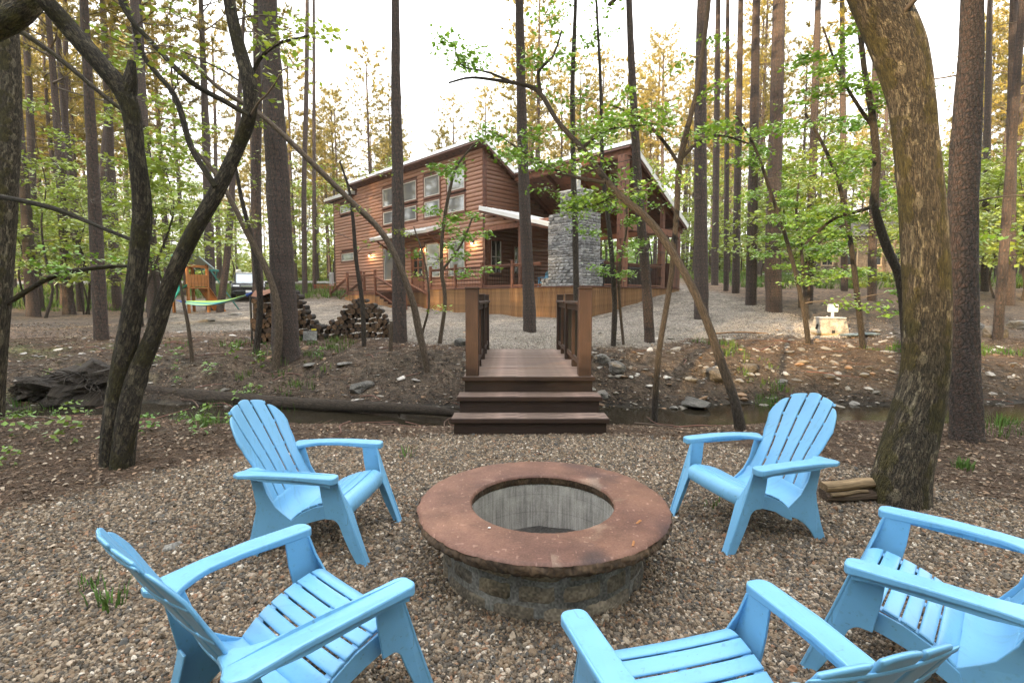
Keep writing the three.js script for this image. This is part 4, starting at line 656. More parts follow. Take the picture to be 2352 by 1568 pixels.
// ---- twin trunk tree left of the pit
{
  const d = 4.45, A = traced([[252, 1068, 44], [262, 960, 47], [284, 830, 48], [305, 700, 41], [321, 560, 37], [326, 480, 38], [312, 350, 33], [290, 225, 41], [232, 150, 37], [160, 68, 37], [96, -8, 33], [40, -90, 28], [0, -220, 19]], [4.45, 4.45, 4.45, 4.45, 4.45, 4.45, 4.4, 4.4, 4.35, 4.3, 4.2, 4.2, 4.2]);
  const Bm = L3([[277, 1085, 50], [292, 960, 47], [315, 860, 42], [352, 770, 37], [390, 650, 34], [440, 540, 32], [497, 440, 32], [540, 350, 29], [571, 270, 30], [572, 195, 31], [546, 100, 26], [526, 0, 24], [520, -100, 21], [530, -260, 14]], [4.38, 4.4, 4.45, 4.5, 4.5, 4.5, 4.55, 4.6, 4.6, 4.6, 4.6, 4.6, 4.6, 4.6]);
  tree('twin_trunk_tree', 'dark mossy tree with two crossing trunks at the edge of the gravel', 'tree', A, MT.dark, { sides: 18, rough: .10, step: .06, flare: .1, seed: 3, limbs: [
    { pts: Bm, sides: 18, sh: [5, .6, 1.1, { r: .010 }] }, { pts: L3([[287, 235, 38], [298, 190, 30], [302, 140, 14]], 4.4), sides: 10 },
    { pts: L3([[570, 265, 10], [520, 235, 11], [440, 190, 12], [350, 100, 11], [290, 30, 10], [260, -40, 9]], 4.5), sides: 6 },
    { pts: L3([[495, 430, 14], [440, 340, 13], [400, 220, 12], [330, 130, 10], [300, 40, 9], [270, -30, 8]], [4.5, 4.6, 4.7, 4.8, 4.8, 4.8]), sides: 6, sh: [4, .3, .7, { r: .006 }] },
    { pts: L3([[325, 560, 8], [250, 530, 9], [120, 478, 11], [0, 452, 12], [-80, 440, 12]], [4.5, 4.6, 4.8, 5, 5.1]), sides: 6 },
    { pts: L3([[572, 180, 9], [600, 130, 8], [640, 100, 7], [710, 82, 5]], 4.7), sides: 5, sh: [3, .3, .5, { r: .004 }] },
  ], leaf: { per: 3, spread: .18, size: .055, col: YGREEN } });
}
// ---- tree at the left edge and its mossy limb
tree('edge_tree', 'rough barked tree cut by the photo edge with a mossy limb crossing its top', 'tree', traced([[-30, 860, 46], [0, 640, 44], [14, 400, 46], [22, 250, 40], [15, 60, 38], [0, -120, 34], [-10, -420, 24]], 6.2), MT.moss, { sides: 14, step: .12, rough: .09, flare: .3, seed: 5, limbs: [
  { pts: L3([[-40, 75, 52], [20, 48, 50], [70, 8, 44], [110, -40, 36]], 4.6), sides: 12 }, { pts: L3([[10, 700, 12], [120, 635, 12], [220, 615, 9], [330, 610, 5]], 6.2), sides: 6, sh: [5, .2, .6, { r: .005 }] }, { pts: L3([[30, 60, 12], [130, 130, 11], [250, 230, 9], [330, 290, 6]], 5.4), sides: 6 } ], leaf: { per: 3, spread: .2, size: .06, col: GREEN } });
// ---- big mossy oak on the right
tree('mossy_oak', 'large leaning oak with mossy bark and flared roots beside the split log', 'tree',
  traced([[2062, 1190, 124], [2072, 1100, 112], [2098, 980, 102], [2124, 860, 92], [2130, 745, 89], [2128, 610, 88], [2118, 460, 85], [2104, 320, 82], [2094, 230, 84], [2066, 115, 98], [2016, 0, 96], [1960, -120, 90], [1900, -300, 70]], [3.66, 3.66, 3.68, 3.7, 3.7, 3.7, 3.7, 3.7, 3.7, 3.7, 3.7, 3.7, 3.7]), MT.moss, { sides: 30, step: .045, rough: .075, flare: .55, seed: 9, freq: 5, sh: [3, .8, 1.5, { r: .02 }] });
// ---- named pines
const bigPine = (label, path, o = {}) => {
  const g = onGround(path[0][0], path[0][1]), d = o.d || -g.z, pts = traced(path, d, { grow: o.grow || 9, rmin: .04 }), base = [pts[1][0], groundY(pts[1][0], pts[1][2]), pts[1][2]], t = thing('pine_tree', label, 'tree', base);
  const lp = rel(pts, base), top = lp[lp.length - 1], C = CROWNS[(o.c || 0) % 4]; part('trunk', tube(lp, o.sides || 18, { rough: .07, step: d < 11 ? .09 : d < 20 ? .2 : .45, flare: .35, seed: o.seed || 3, freq: 9 }), MT.pine, t);
  const c = grp('crown', t, [top[0], top[1] - C.h * .85, top[2]]); part('limbs', C.g[0], MT.twig, c); part('needles', C.g[1], MT.needle, c).userData.kind = 'stuff';
  if (o.dead) { const [w] = shoots(lp, rng(o.seed || 4), o.dead, .25, o.deadLen || 1.1, { up: .15, r: .010 }); part('dead_branches', merge(w), MT.twig, t); } return t;
};
bigPine('thick dark pine in front of the larger woodpile', [[657, 818, 62], [652, 700, 54], [644, 560, 51], [634, 350, 47], [622, 150, 43], [613, 0, 39]], { seed: 5, c: 1, dead: 5, grow: 10, sides: 22 });
bigPine('slender dark pine beside the smaller woodpile', [[918, 786, 36], [916, 640, 30], [913, 400, 26], [909, 200, 21], [908, 0, 17]], { seed: 6, c: 2, dead: 0 });
bigPine('pine on the gravel straight beyond the footbridge', [[1217, 762, 31], [1212, 620, 26], [1204, 450, 25], [1198, 250, 22], [1193, 0, 18]], { seed: 7, c: 0, dead: 7 });
bigPine('reddish pine just past the bridge railing near the porch corner', [[1492, 786, 24], [1484, 640, 22], [1470, 480, 20], [1456, 250, 17], [1445, 0, 13]], { seed: 8, c: 3, dead: 8 });
bigPine('tall grey pine at the gravel edge beyond the leaning tree', [[1611, 732, 33], [1610, 550, 29], [1609, 300, 26], [1613, 0, 21]], { seed: 9, c: 1, dead: 3 });
bigPine('thickest pine on the litter slope behind the pump housing', [[1778, 716, 36], [1776, 560, 33], [1783, 300, 28], [1790, 0, 25]], { seed: 10, c: 0, dead: 6 });
bigPine('dark plated pine standing directly behind the mossy oak', [[2222, 1012, 66], [2218, 900, 60], [2214, 740, 57], [2212, 500, 56], [2218, 330, 54], [2230, 150, 46], [2234, 0, 40]], { seed: 11, c: 2, sides: 22, dead: 3, grow: 7 });
[[1725, 700, 24, 1738, 0], [1690, 672, 17, 1702, 0], [1857, 698, 19, 1880, 0], [2003, 690, 18, 2012, 100], [1642, 655, 16, 1650, 0], [2318, 700, 22, 2330, 0], [2292, 780, 20, 2350, 0], [1940, 668, 15, 1935, 0], [2262, 670, 16, 2275, 0], [1668, 668, 12, 1672, 0]].forEach(([x, y, w, x2, y2], i) => bigPine(['pine right of the thick slope pine, purple grey bark', 'thin pale pine second from the cabin end', 'pine between the slope pine and the orange stems', 'pine in front of the stone house windows', 'pale distant pine next to the cabin roof end', 'far pine right of the dark plated pine', 'leaning pale pine at the photo edge', 'thin pine between the two dark saplings', 'slim pine showing between the oak and the photo edge', 'thinnest pine by the cabin end'][i], [[x, y, w], [lerp(x, x2, .4), lerp(y, y2, .4), w * .88], [lerp(x, x2, .75), lerp(y, y2, .75), w * .75], [x2, y2, w * .62]], { seed: 20 + i, c: i, sides: 12, dead: 4 }));
[[592, 690, 24, 590, 0, 14], [232, 780, 30, 208, 300, 9.6], [215, 690, 22, 250, 240, 15], [270, 712, 20, 240, 100, 17], [485, 712, 22, 470, 250, 14.5], [505, 716, 16, 545, 300, 14.5], [90, 712, 18, 60, 100, 15], [145, 705, 14, 150, 100, 18], [185, 715, 15, 130, 60, 16], [700, 672, 12, 705, 0, 34], [722, 668, 9, 720, 0, 38]].forEach(([x, y, w, x2, y2, d], i) => bigPine(['straight pine rising behind the larger woodpile', 'dark leaning pine behind the twin trunked tree', 'grey pine left of the play set behind the litter bank', 'slim pine seen between the twin trunks', 'pine that holds the hammock beside the play set', 'pine leaning out of the same spot as the hammock pine', 'slim dark pine near the left photo edge', 'thin straight pine by the grassy verge', 'leaning thin pine in front of the grassy verge', 'grey pine by the road left of the cabin', 'thin silver pine nearest the cabin corner'][i], [[x, y, w], [lerp(x, x2, .35) + (i % 3 - 1) * 4, lerp(y, y2, .35), w * .9], [lerp(x, x2, .7), lerp(y, y2, .7), w * .8], [x2, y2, w * .66]], { d: [14, 0, 0, 0, 0, 0, 0, 0, 0, 34, 38][i], seed: 40 + i, c: i + 1, sides: 12, dead: 6, grow: 11 }));

// ---- thin leaning and forked young trees
const sap = (label, path, d, o = {}) => { const g = onGround(path[0][0], path[0][1]), D = d || -g.z; return tree(o.name || 'young_tree', label, 'tree', traced(path, D, { grow: o.grow || 0 }), o.m || MT.tan, { sides: o.sides || 8, rough: .10, step: .12, flare: .2, seed: o.seed || 2, limbs: (o.limbs || []).map(l => ({ pts: L3(l[0], l[1] || D), sides: 6, sh: l[2] })), sh: o.sh, leaf: o.leaf }); };
sap('long bare tree leaning from beside the steps across to the woodpile pine', [[984, 866, 16], [962, 760, 16], [944, 680, 15], [882, 542, 14], [800, 456, 13], [700, 358, 12], [596, 262, 11], [500, 200, 9], [430, 130, 7]], 8.9, { seed: 4, sh: [4, .5, .7, { r: .006 }], leaf: { per: 2, size: .06, col: YGREEN } });
sap('crooked tree leaning over the cabin from the creek bank', [[1702, 992, 26], [1690, 930, 22], [1660, 840, 20], [1604, 690, 18], [1545, 580, 18], [1490, 505, 16], [1415, 440, 15], [1340, 345, 13], [1282, 280, 11], [1232, 206, 11], [1190, 192, 8], [1140, 184, 7], [1080, 178, 5], [1030, 190, 4]], [5.7, 5.7, 5.8, 5.9, 6, 6.1, 6.2, 6.3, 6.4, 6.5, 6.5, 6.5, 6.5, 6.5], { seed: 6, m: MT.oak, sides: 12, limbs: [[[[1242, 210, 8], [1236, 165, 7], [1270, 130, 5], [1290, 70, 4]], 6.5, [4, .3, .5, { r: .004 }]], [[[1175, 188, 7], [1120, 165, 5], [1060, 150, 4], [1045, 110, 3]], 6.5, [4, .2, .4, { r: .004 }]], [[[1390, 420, 9], [1300, 400, 6], [1220, 360, 4], [1130, 300, 3]], [6.2, 6.4, 6.6, 6.8], [7, .15, .55, { r: .004, twigs: 7 }]], [[[1330, 345, 8], [1390, 300, 6], [1440, 290, 4], [1500, 285, 3]], [6.3, 6.4, 6.5, 6.6], [7, .1, .55, { r: .004, twigs: 7 }]], [[[1420, 445, 8], [1370, 470, 5], [1300, 480, 4]], [6.2, 6.4, 6.6], [6, .1, .5, { r: .004, twigs: 7 }]]], leaf: { per: 5, spread: .22, size: .055, col: GREEN } });
sap('forked young tree on the creek bank in front of the porch end', [[1503, 955, 15], [1514, 810, 14], [1540, 650, 13], [1554, 500, 13], [1562, 372, 14], [1600, 210, 11], [1622, 60, 10], [1640, -120, 8]], 7.0, { seed: 8, m: MT.oak, limbs: [[[[1562, 380, 9], [1525, 325, 8], [1470, 270, 6], [1400, 240, 4]], 7, [4, .3, .6, { r: .005 }]], [[[1565, 365, 9], [1600, 330, 7], [1650, 310, 5], [1720, 330, 4]], 7, [4, .3, .6, { r: .005 }]]], sh: [4, .7, .8, { r: .006 }], leaf: { per: 4, size: .06, spread: .18, col: GREEN } });
sap('thin trunk rising just behind the right bridge railing', [[1325, 770, 15], [1322, 560, 14], [1317, 380, 12], [1315, 200, 10], [1322, 0, 8], [1320, -150, 6]], 13.2, { seed: 9, m: MT.oak, sh: [9, .35, 1.3, { r: .010 }], leaf: { per: 4, size: .08, spread: .25, col: GREEN } });
sap('slim curving tree left of the reddish pine', [[1409, 794, 13], [1412, 700, 12], [1403, 560, 11], [1385, 400, 9], [1380, 200, 7], [1370, 0, 5]], 0, { seed: 10, m: MT.oak, sh: [9, .4, 1.2, { r: .009 }], leaf: { per: 5, size: .08, spread: .25, col: GREEN } });
sap('sunlit whip of a sapling beside the slim curving tree', [[1432, 792, 7], [1424, 700, 7], [1422, 620, 6], [1440, 520, 5], [1436, 430, 4]], 0, { seed: 11, sh: [6, .45, .6, { r: .005 }], leaf: { per: 6, size: .07, spread: .18, col: GREEN } });
sap('slender leafy tree in front of the cabin windows', [[1010, 790, 10], [1022, 690, 9], [1014, 620, 9], [1016, 540, 8], [1030, 450, 7], [1050, 380, 6], [1090, 330, 4]], 0, { seed: 12, limbs: [[[[1016, 620, 6], [1060, 560, 5], [1085, 500, 4]], 0 || 12, [5, .2, .6, { r: .005 }]]], sh: [9, .35, .9, { r: .007, twigs: 6 }], leaf: { per: 5, size: .085, spread: .22, col: GREEN } });
sap('bare sapling in front of the smaller woodpile', [[836, 808, 11], [832, 700, 10], [818, 600, 9], [810, 500, 8], [800, 430, 6], [780, 370, 4]], 10, { seed: 13, m: MT.oak, sh: [7, .5, .8, { r: .006 }], leaf: { per: 1, size: .06, col: YGREEN } });
sap('crooked tan sapling hugging the thick woodpile pine', [[633, 838, 20], [640, 760, 19], [634, 690, 17], [612, 620, 15], [570, 540, 13], [530, 460, 11], [480, 380, 9], [430, 330, 6]], 9.0, { seed: 14, sh: [4, .6, .8, { r: .006 }], leaf: { per: 2, size: .06, col: YGREEN } });
sap('straight grey sapling at the end of the larger woodpile', [[588, 800, 15], [597, 700, 14], [590, 620, 13], [575, 540, 11], [555, 460, 9], [540, 380, 7]], 9.9, { seed: 15, m: MT.oak, sh: [4, .6, .8, { r: .006 }], leaf: { per: 2, size: .06, col: YGREEN } });
sap('pencil thin sapling at the foot of the long leaning tree', [[976, 866, 7], [968, 780, 6], [985, 700, 5], [975, 600, 4], [950, 520, 3]], 9.2, { seed: 16, sh: [4, .5, .5, { r: .004 }], leaf: { per: 2, size: .06, col: YGREEN } });
sap('thin bent sapling in the litter left of the woodpiles', [[441, 836, 9], [432, 750, 8], [420, 690, 7], [412, 640, 5]], 9.3, { seed: 17 });
sap('short sunlit stem in front of the slender dark pine', [[895, 850, 10], [897, 790, 9], [899, 738, 8]], 9.6, { seed: 18 });
sap('dark sapling beside the pump housing', [[1860, 828, 12], [1848, 720, 11], [1810, 560, 9], [1770, 440, 8], [1735, 340, 6], [1690, 260, 4]], 11.2, { seed: 19, m: MT.oak, sh: [10, .35, 1.2, { r: .009, up: .3 }], leaf: { per: 10, size: .085, spread: .26, col: GREEN, flat: .3 } });
sap('wavy dark sapling right of the pump housing', [[1985, 830, 14], [1972, 700, 12], [1955, 560, 11], [1930, 430, 9], [1890, 330, 7], [1850, 260, 5]], 10.8, { seed: 20, m: MT.oak, sh: [11, .3, 1.3, { r: .010, up: .25 }], leaf: { per: 10, size: .085, spread: .28, col: GREEN, flat: .3 } });
sap('black crooked tree leaning in behind the mossy oak', [[2092, 760, 20], [2070, 650, 19], [2035, 560, 18], [2010, 470, 17], [2015, 380, 16], [2005, 270, 14], [1985, 150, 11], [1970, 0, 9], [1960, -140, 7]], 9.0, { seed: 21, m: MT.oak, sides: 10, limbs: [[[[2012, 300, 9], [1970, 240, 8], [1930, 170, 6], [1890, 60, 4]], 9, [6, .2, .9, { r: .007, up: .2 }]], [[[1850, 560, 5], [1920, 500, 7], [1990, 480, 8], [2012, 470, 9]].reverse(), 9.4, [6, .2, .8, { r: .006, up: .2 }]]], sh: [10, .3, 1.2, { r: .009, up: .2 }], leaf: { per: 10, size: .075, spread: .26, col: GREEN, flat: .3 } });
sap('forked sapling with a V of dark stems beyond the pump housing', [[1858, 690, 8], [1846, 640, 8], [1842, 580, 7], [1830, 500, 6], [1835, 420, 4]], 16, { seed: 22, m: MT.oak, limbs: [[[[1846, 640, 7], [1868, 580, 6], [1900, 540, 5], [1950, 510, 4]], 16, [5, .3, .8, { r: .008 }]]], sh: [8, .4, 1.0, { r: .008, up: .3 }], leaf: { per: 10, size: .11, spread: .3, col: GREEN, flat: .35 } });

// ---------------------------------------------------------------- woods around the clearing
const inCabin = (x, z) => { const v = V(x - CAB.x, 0, z - CAB.z).applyAxisAngle(V(0, 1, 0), -CAB.turn); return v.x > -2 && v.x < 26 && v.z > -3.5 && v.z < 12; };
{
  const ones = ['', 'first', 'second', 'third', 'fourth', 'fifth', 'sixth', 'seventh', 'eighth', 'ninth', 'tenth', 'eleventh', 'twelfth', 'thirteenth', 'fourteenth', 'fifteenth', 'sixteenth', 'seventeenth', 'eighteenth', 'nineteenth'];
  const nth = n => n < 20 ? ones[n] : n % 10 ? ['twenty', 'thirty', 'forty'][Math.floor(n / 10) - 2] + ' ' + ones[n % 10] : ['twentieth', 'thirtieth', 'fortieth'][n / 10 - 2];
  const order = list => list.sort((a, b) => a[0] - b[0]).forEach(([, o], i) => { o.userData.label += ', ' + nth(i + 1) + ' from the left'; });
  const R = rng(99); const side = ['with a thin crown', 'with a broad crown', 'with a ragged crown', 'with a tall crown'];
  const zones = [ // px range, distance range, count, group, where, scale range
    [-160, 560, 19, 46, 26, 'pines in the wood beyond the play set', 'pine of the wood beyond the play set and hammock', [.85, 1.15]],
    [-160, 690, 44, 80, 28, 'far pines beyond the road', 'far pine of the wood beyond the road', [.95, 1.25]],
    [660, 1190, 46, 92, 40, 'far pines above the cabin roof', 'sunlit far pine showing above the cabin roof', [.78, 1.05]],
    [1190, 1660, 40, 80, 36, 'tall pines behind the porch roof', 'golden topped pine behind the porch roof', [1.0, 1.3]],
    [1640, 2520, 26, 48, 15, 'pines on the slope by the stone house', 'pine on the wooded slope by the stone house', [.9, 1.2]],
    [1640, 2520, 46, 85, 32, 'far pines behind the stone house', 'far pine of the wood behind the stone house', [1.0, 1.3]],
  ];
  for (const [x0, x1, d0, d1, n, group, label, [s0, s1]] of zones) { const row = []; for (let i = 0, k = 0; i < n && k < 400; k++) {
    const px = lerp(x0, x1, R()), d = lerp(d0, d1, Math.pow(R(), .8)), x = (px - 1176) / FPX * d, z = -d; if (inCabin(x, z)) continue;
    if (x < -3 && x > -20 && d < 34 && px > 420) continue; if (px > 1890 && px < 2075 && d > 18 && d < 55) continue;
    row.push([px, addPine(label, x, z, Math.floor(R() * 6), lerp(s0, s1, R()), R() * 6.28, group)]); i++;
  } order(row); }
  // understory of young broadleaf trees
  const under = [1, 2, 3, 4].map(s => { const r = rng(s * 13), h = 4.2 + s * .7, pts = []; let x = 0, z = 0; for (let i = 0; i <= 6; i++) { pts.push([x, -.2 + h * i / 6, z, .05 * (1 - i / 6.6)]); x += (r() - .5) * .5; z += (r() - .5) * .5; } const [w, a] = shoots(pts, r, 16, .28, 1.7, { r: .014, up: .35, twigs: 6 }); return { g: tube(pts, 7, { rough: .1, step: .4 }), w: merge(w), f: [GREEN, YGREEN].map((c, j) => leafGeo(a, 6, .42, .13, s * 5 + j, c, .45)) }; });
  const uz = [[-150, 600, 15, 34, 22, 1, 'young broadleaf trees of the left wood', 'leafy young tree in the wood around the play set', 1], [-100, 720, 36, 60, 20, 1, 'young broadleaf trees by the road', 'yellow green young tree along the road', 1.4], [1560, 2500, 16, 30, 21, 1, 'young broadleaf trees on the slope', 'leafy young tree on the pine slope', 1], [1560, 2500, 32, 60, 22, 1, 'young broadleaf trees by the stone house', 'yellow green young tree near the stone house', 1.4], [700, 1660, 42, 60, 26, 1, 'young broadleaf trees behind the cabin', 'yellow green young tree behind the cabin', 1.4]];
  for (const [x0, x1, d0, d1, n, c, group, label, s] of uz) { const row = []; for (let i = 0, k = 0; i < n && k < 400; k++) {
    const px = lerp(x0, x1, R()), d = lerp(d0, d1, R()), x = (px - 1176) / FPX * d, z = -d; if (inCabin(x, z) || (x < -3 && x > -22 && d < 34 && d > 12 && px > 380)) continue; if (px > 1890 && px < 2075 && d > 12 && d < 55) continue;
    if (px > 1560 && px < 1800 && d < 24) continue;
    const u = under[Math.floor(R() * 4)], t = thing('understory_tree', label, 'tree', [x, groundY(x, z), z], R() * 6.28, group), q = s * (.8 + .5 * R()); t.scale.set(q, q, q); part('trunk', u.g, MT.oak, t); part('branches', u.w, MT.twig, t); part('foliage', u.f[c], MT.leaf, t).userData.kind = 'stuff'; row.push([px, t]); i++;
  } order(row); }
  const lit = [[3.0, -3.7, 1.5], [8.7, -13.9, 1.0], [-4.5, -9.3, .8]];  // gaps in the wood where the low sun comes through
  { const n = 210, f = new THREE.InstancedMesh(leafGeo((() => { const r = rng(14), a = []; for (let i = 0; i < 120; i++) a.push([(r() - .5) * 4, .2 + r() * 6, (r() - .5) * 4]); return a; })(), 8, .6, .22, 72, GREEN, .6), MT.leaf, n), m = new THREE.Matrix4();
    for (let i = 0; i < n; i++) {
      let an = lerp(-2.0, 2.0, (i + R()) / 150), d = 9 + 26 * R(), x = Math.sin(an) * d * 1.1, z = Math.cos(an) * d, s = .8 + .6 * R(), sy = s;
      if (i >= 150) { x = lerp(-20, 9, (i - 150 + R()) / 60); z = 4.6 + 4 * R(); }  // row of unseen low bushes added to keep sun off the near ground
      const run = lit.some(([lx, lz, w]) => Math.abs((x - lx) * .746 + (z - lz) * .666) < w + 1.2); if (run || i >= 150) sy = Math.min(s, (.7 + .185 * (z + 3.7) / .74) / 6.6);
      if (z < -6 && Math.abs(x) < 1.15 * -z + 4) { x *= 3; z = 55; }
      m.compose(V(x, groundY(x, z), z), new THREE.Quaternion().setFromAxisAngle(V(0, 1, 0), R() * 6), V(s, sy, s)); f.setMatrixAt(i, m);
    }
    f.name = 'undergrowth_behind'; tag(f, 'unseen leafy undergrowth on the near side of the clearing, partly added to block sun', 'undergrowth', 0, 'stuff'); scene.add(f); }
  // leafy growth that fills the far edge of the wood
  { const n = 330, f = new THREE.InstancedMesh(leafGeo((() => { const r = rng(4), a = []; for (let i = 0; i < 190; i++) a.push([(r() - .5) * 5, r() * r() * 7, (r() - .5) * 3]); return a; })(), 7, .6, .34, 71, YGREEN, .6), MT.leaf, n), m = new THREE.Matrix4(), c = new THREE.Color(); for (let i = 0; i < n; i++) { const px = lerp(-600, 2950, (i + R()) / n), d = lerp(62, 125, R()), x = (px - 1176) / FPX * d, s = .8 + .8 * R(); m.compose(V(x, groundY(x, -d) - .3, -d), new THREE.Quaternion().setFromAxisAngle(V(0, 1, 0), R() * 6), V(s * 1.3, s * .8, s)); f.setMatrixAt(i, m); f.setColorAt(i, c.setRGB(.7 + .5 * R(), .7 + .4 * R(), .8)); } f.name = 'distant_undergrowth'; tag(f, 'far leafy undergrowth along the edge of the wood', 'undergrowth', 0, 'stuff'); scene.add(f); }
  // the wood that closes the view, and the same wood going on behind the camera where the low sun stands
  const one = (() => { const pv = pineVar[1], C = CROWNS[1]; return { trunk: pv.g, crown: moved(C.g[1].clone(), 0, pv.yc, 0) }; })();
  const spots = []; for (let i = 0; i < 150; i++) { const px = lerp(-500, 2850, R()), d = lerp(88, 135, R()); spots.push([(px - 1176) / FPX * d, -d, .8 + .4 * R()]); }
  const back = []; for (let i = 0; i < 260; i++) { const an = lerp(-2.0, 2.0, R()), d = 9 + 55 * Math.pow(R(), .7), x = Math.sin(an) * d * 1.1, z = Math.cos(an) * d; if (z < -9 && Math.abs(x) < 1.15 * -z + 3) continue; if (lit.some(([lx, lz, w]) => Math.abs((x - lx) * .746 + (z - lz) * .666) < w && z > 4)) continue; back.push([x, z, .8 + .35 * R()]); }
  for (const [tx, tz] of [[.2, -6.5], [-1.2, -6.5], [1.5, -6.5], [2.5, -20], [0, -22], [-2.5, -24.5], [-5, -27], [-7.5, -29.5], [-10, -32], [-13, -35], [-2, -2.5], [-4, -2.5], [0, -2.8], [1.4, -1.8]]) for (const t of tz < -15 ? [50, 60, 71] : [42, 50, 58, 66, 74]) back.push([tx - .656 * t + (R() - .5) * 2.5, tz + .736 * t + (R() - .5) * 2, (tz < -15 ? 1.15 : .85) + .15 * R()]);  // extra unseen pines added along the sun lines to shade bridge, cabin and gravel
  for (const [nm, list, lb] of [['distant_wood', spots, 'far pine wood closing the view on all sides'], ['wood_behind', back, 'unseen pine wood on the near side of the clearing, partly added to block sun']]) {
    const it = new THREE.InstancedMesh(one.trunk, MT.pine, list.length), ic = new THREE.InstancedMesh(one.crown, MT.needle, list.length), m = new THREE.Matrix4(); list.forEach(([x, z, s], i) => { m.compose(V(x, groundY(x, z) - .1, z), new THREE.Quaternion().setFromAxisAngle(V(0, 1, 0), i * 2.1), V(s, s, s)); it.setMatrixAt(i, m); ic.setMatrixAt(i, m); });
    const g = new THREE.Group(); g.name = nm; scene.add(g); tag(g, lb, 'wood', 0, 'stuff'); it.name = 'trunks'; ic.name = 'needles'; it.castShadow = ic.castShadow = true; it.userData.kind = ic.userData.kind = 'stuff'; g.add(it, ic);
  }
}

scene.fog = new THREE.FogExp2(new THREE.Color(1, .96, .86), .0004);

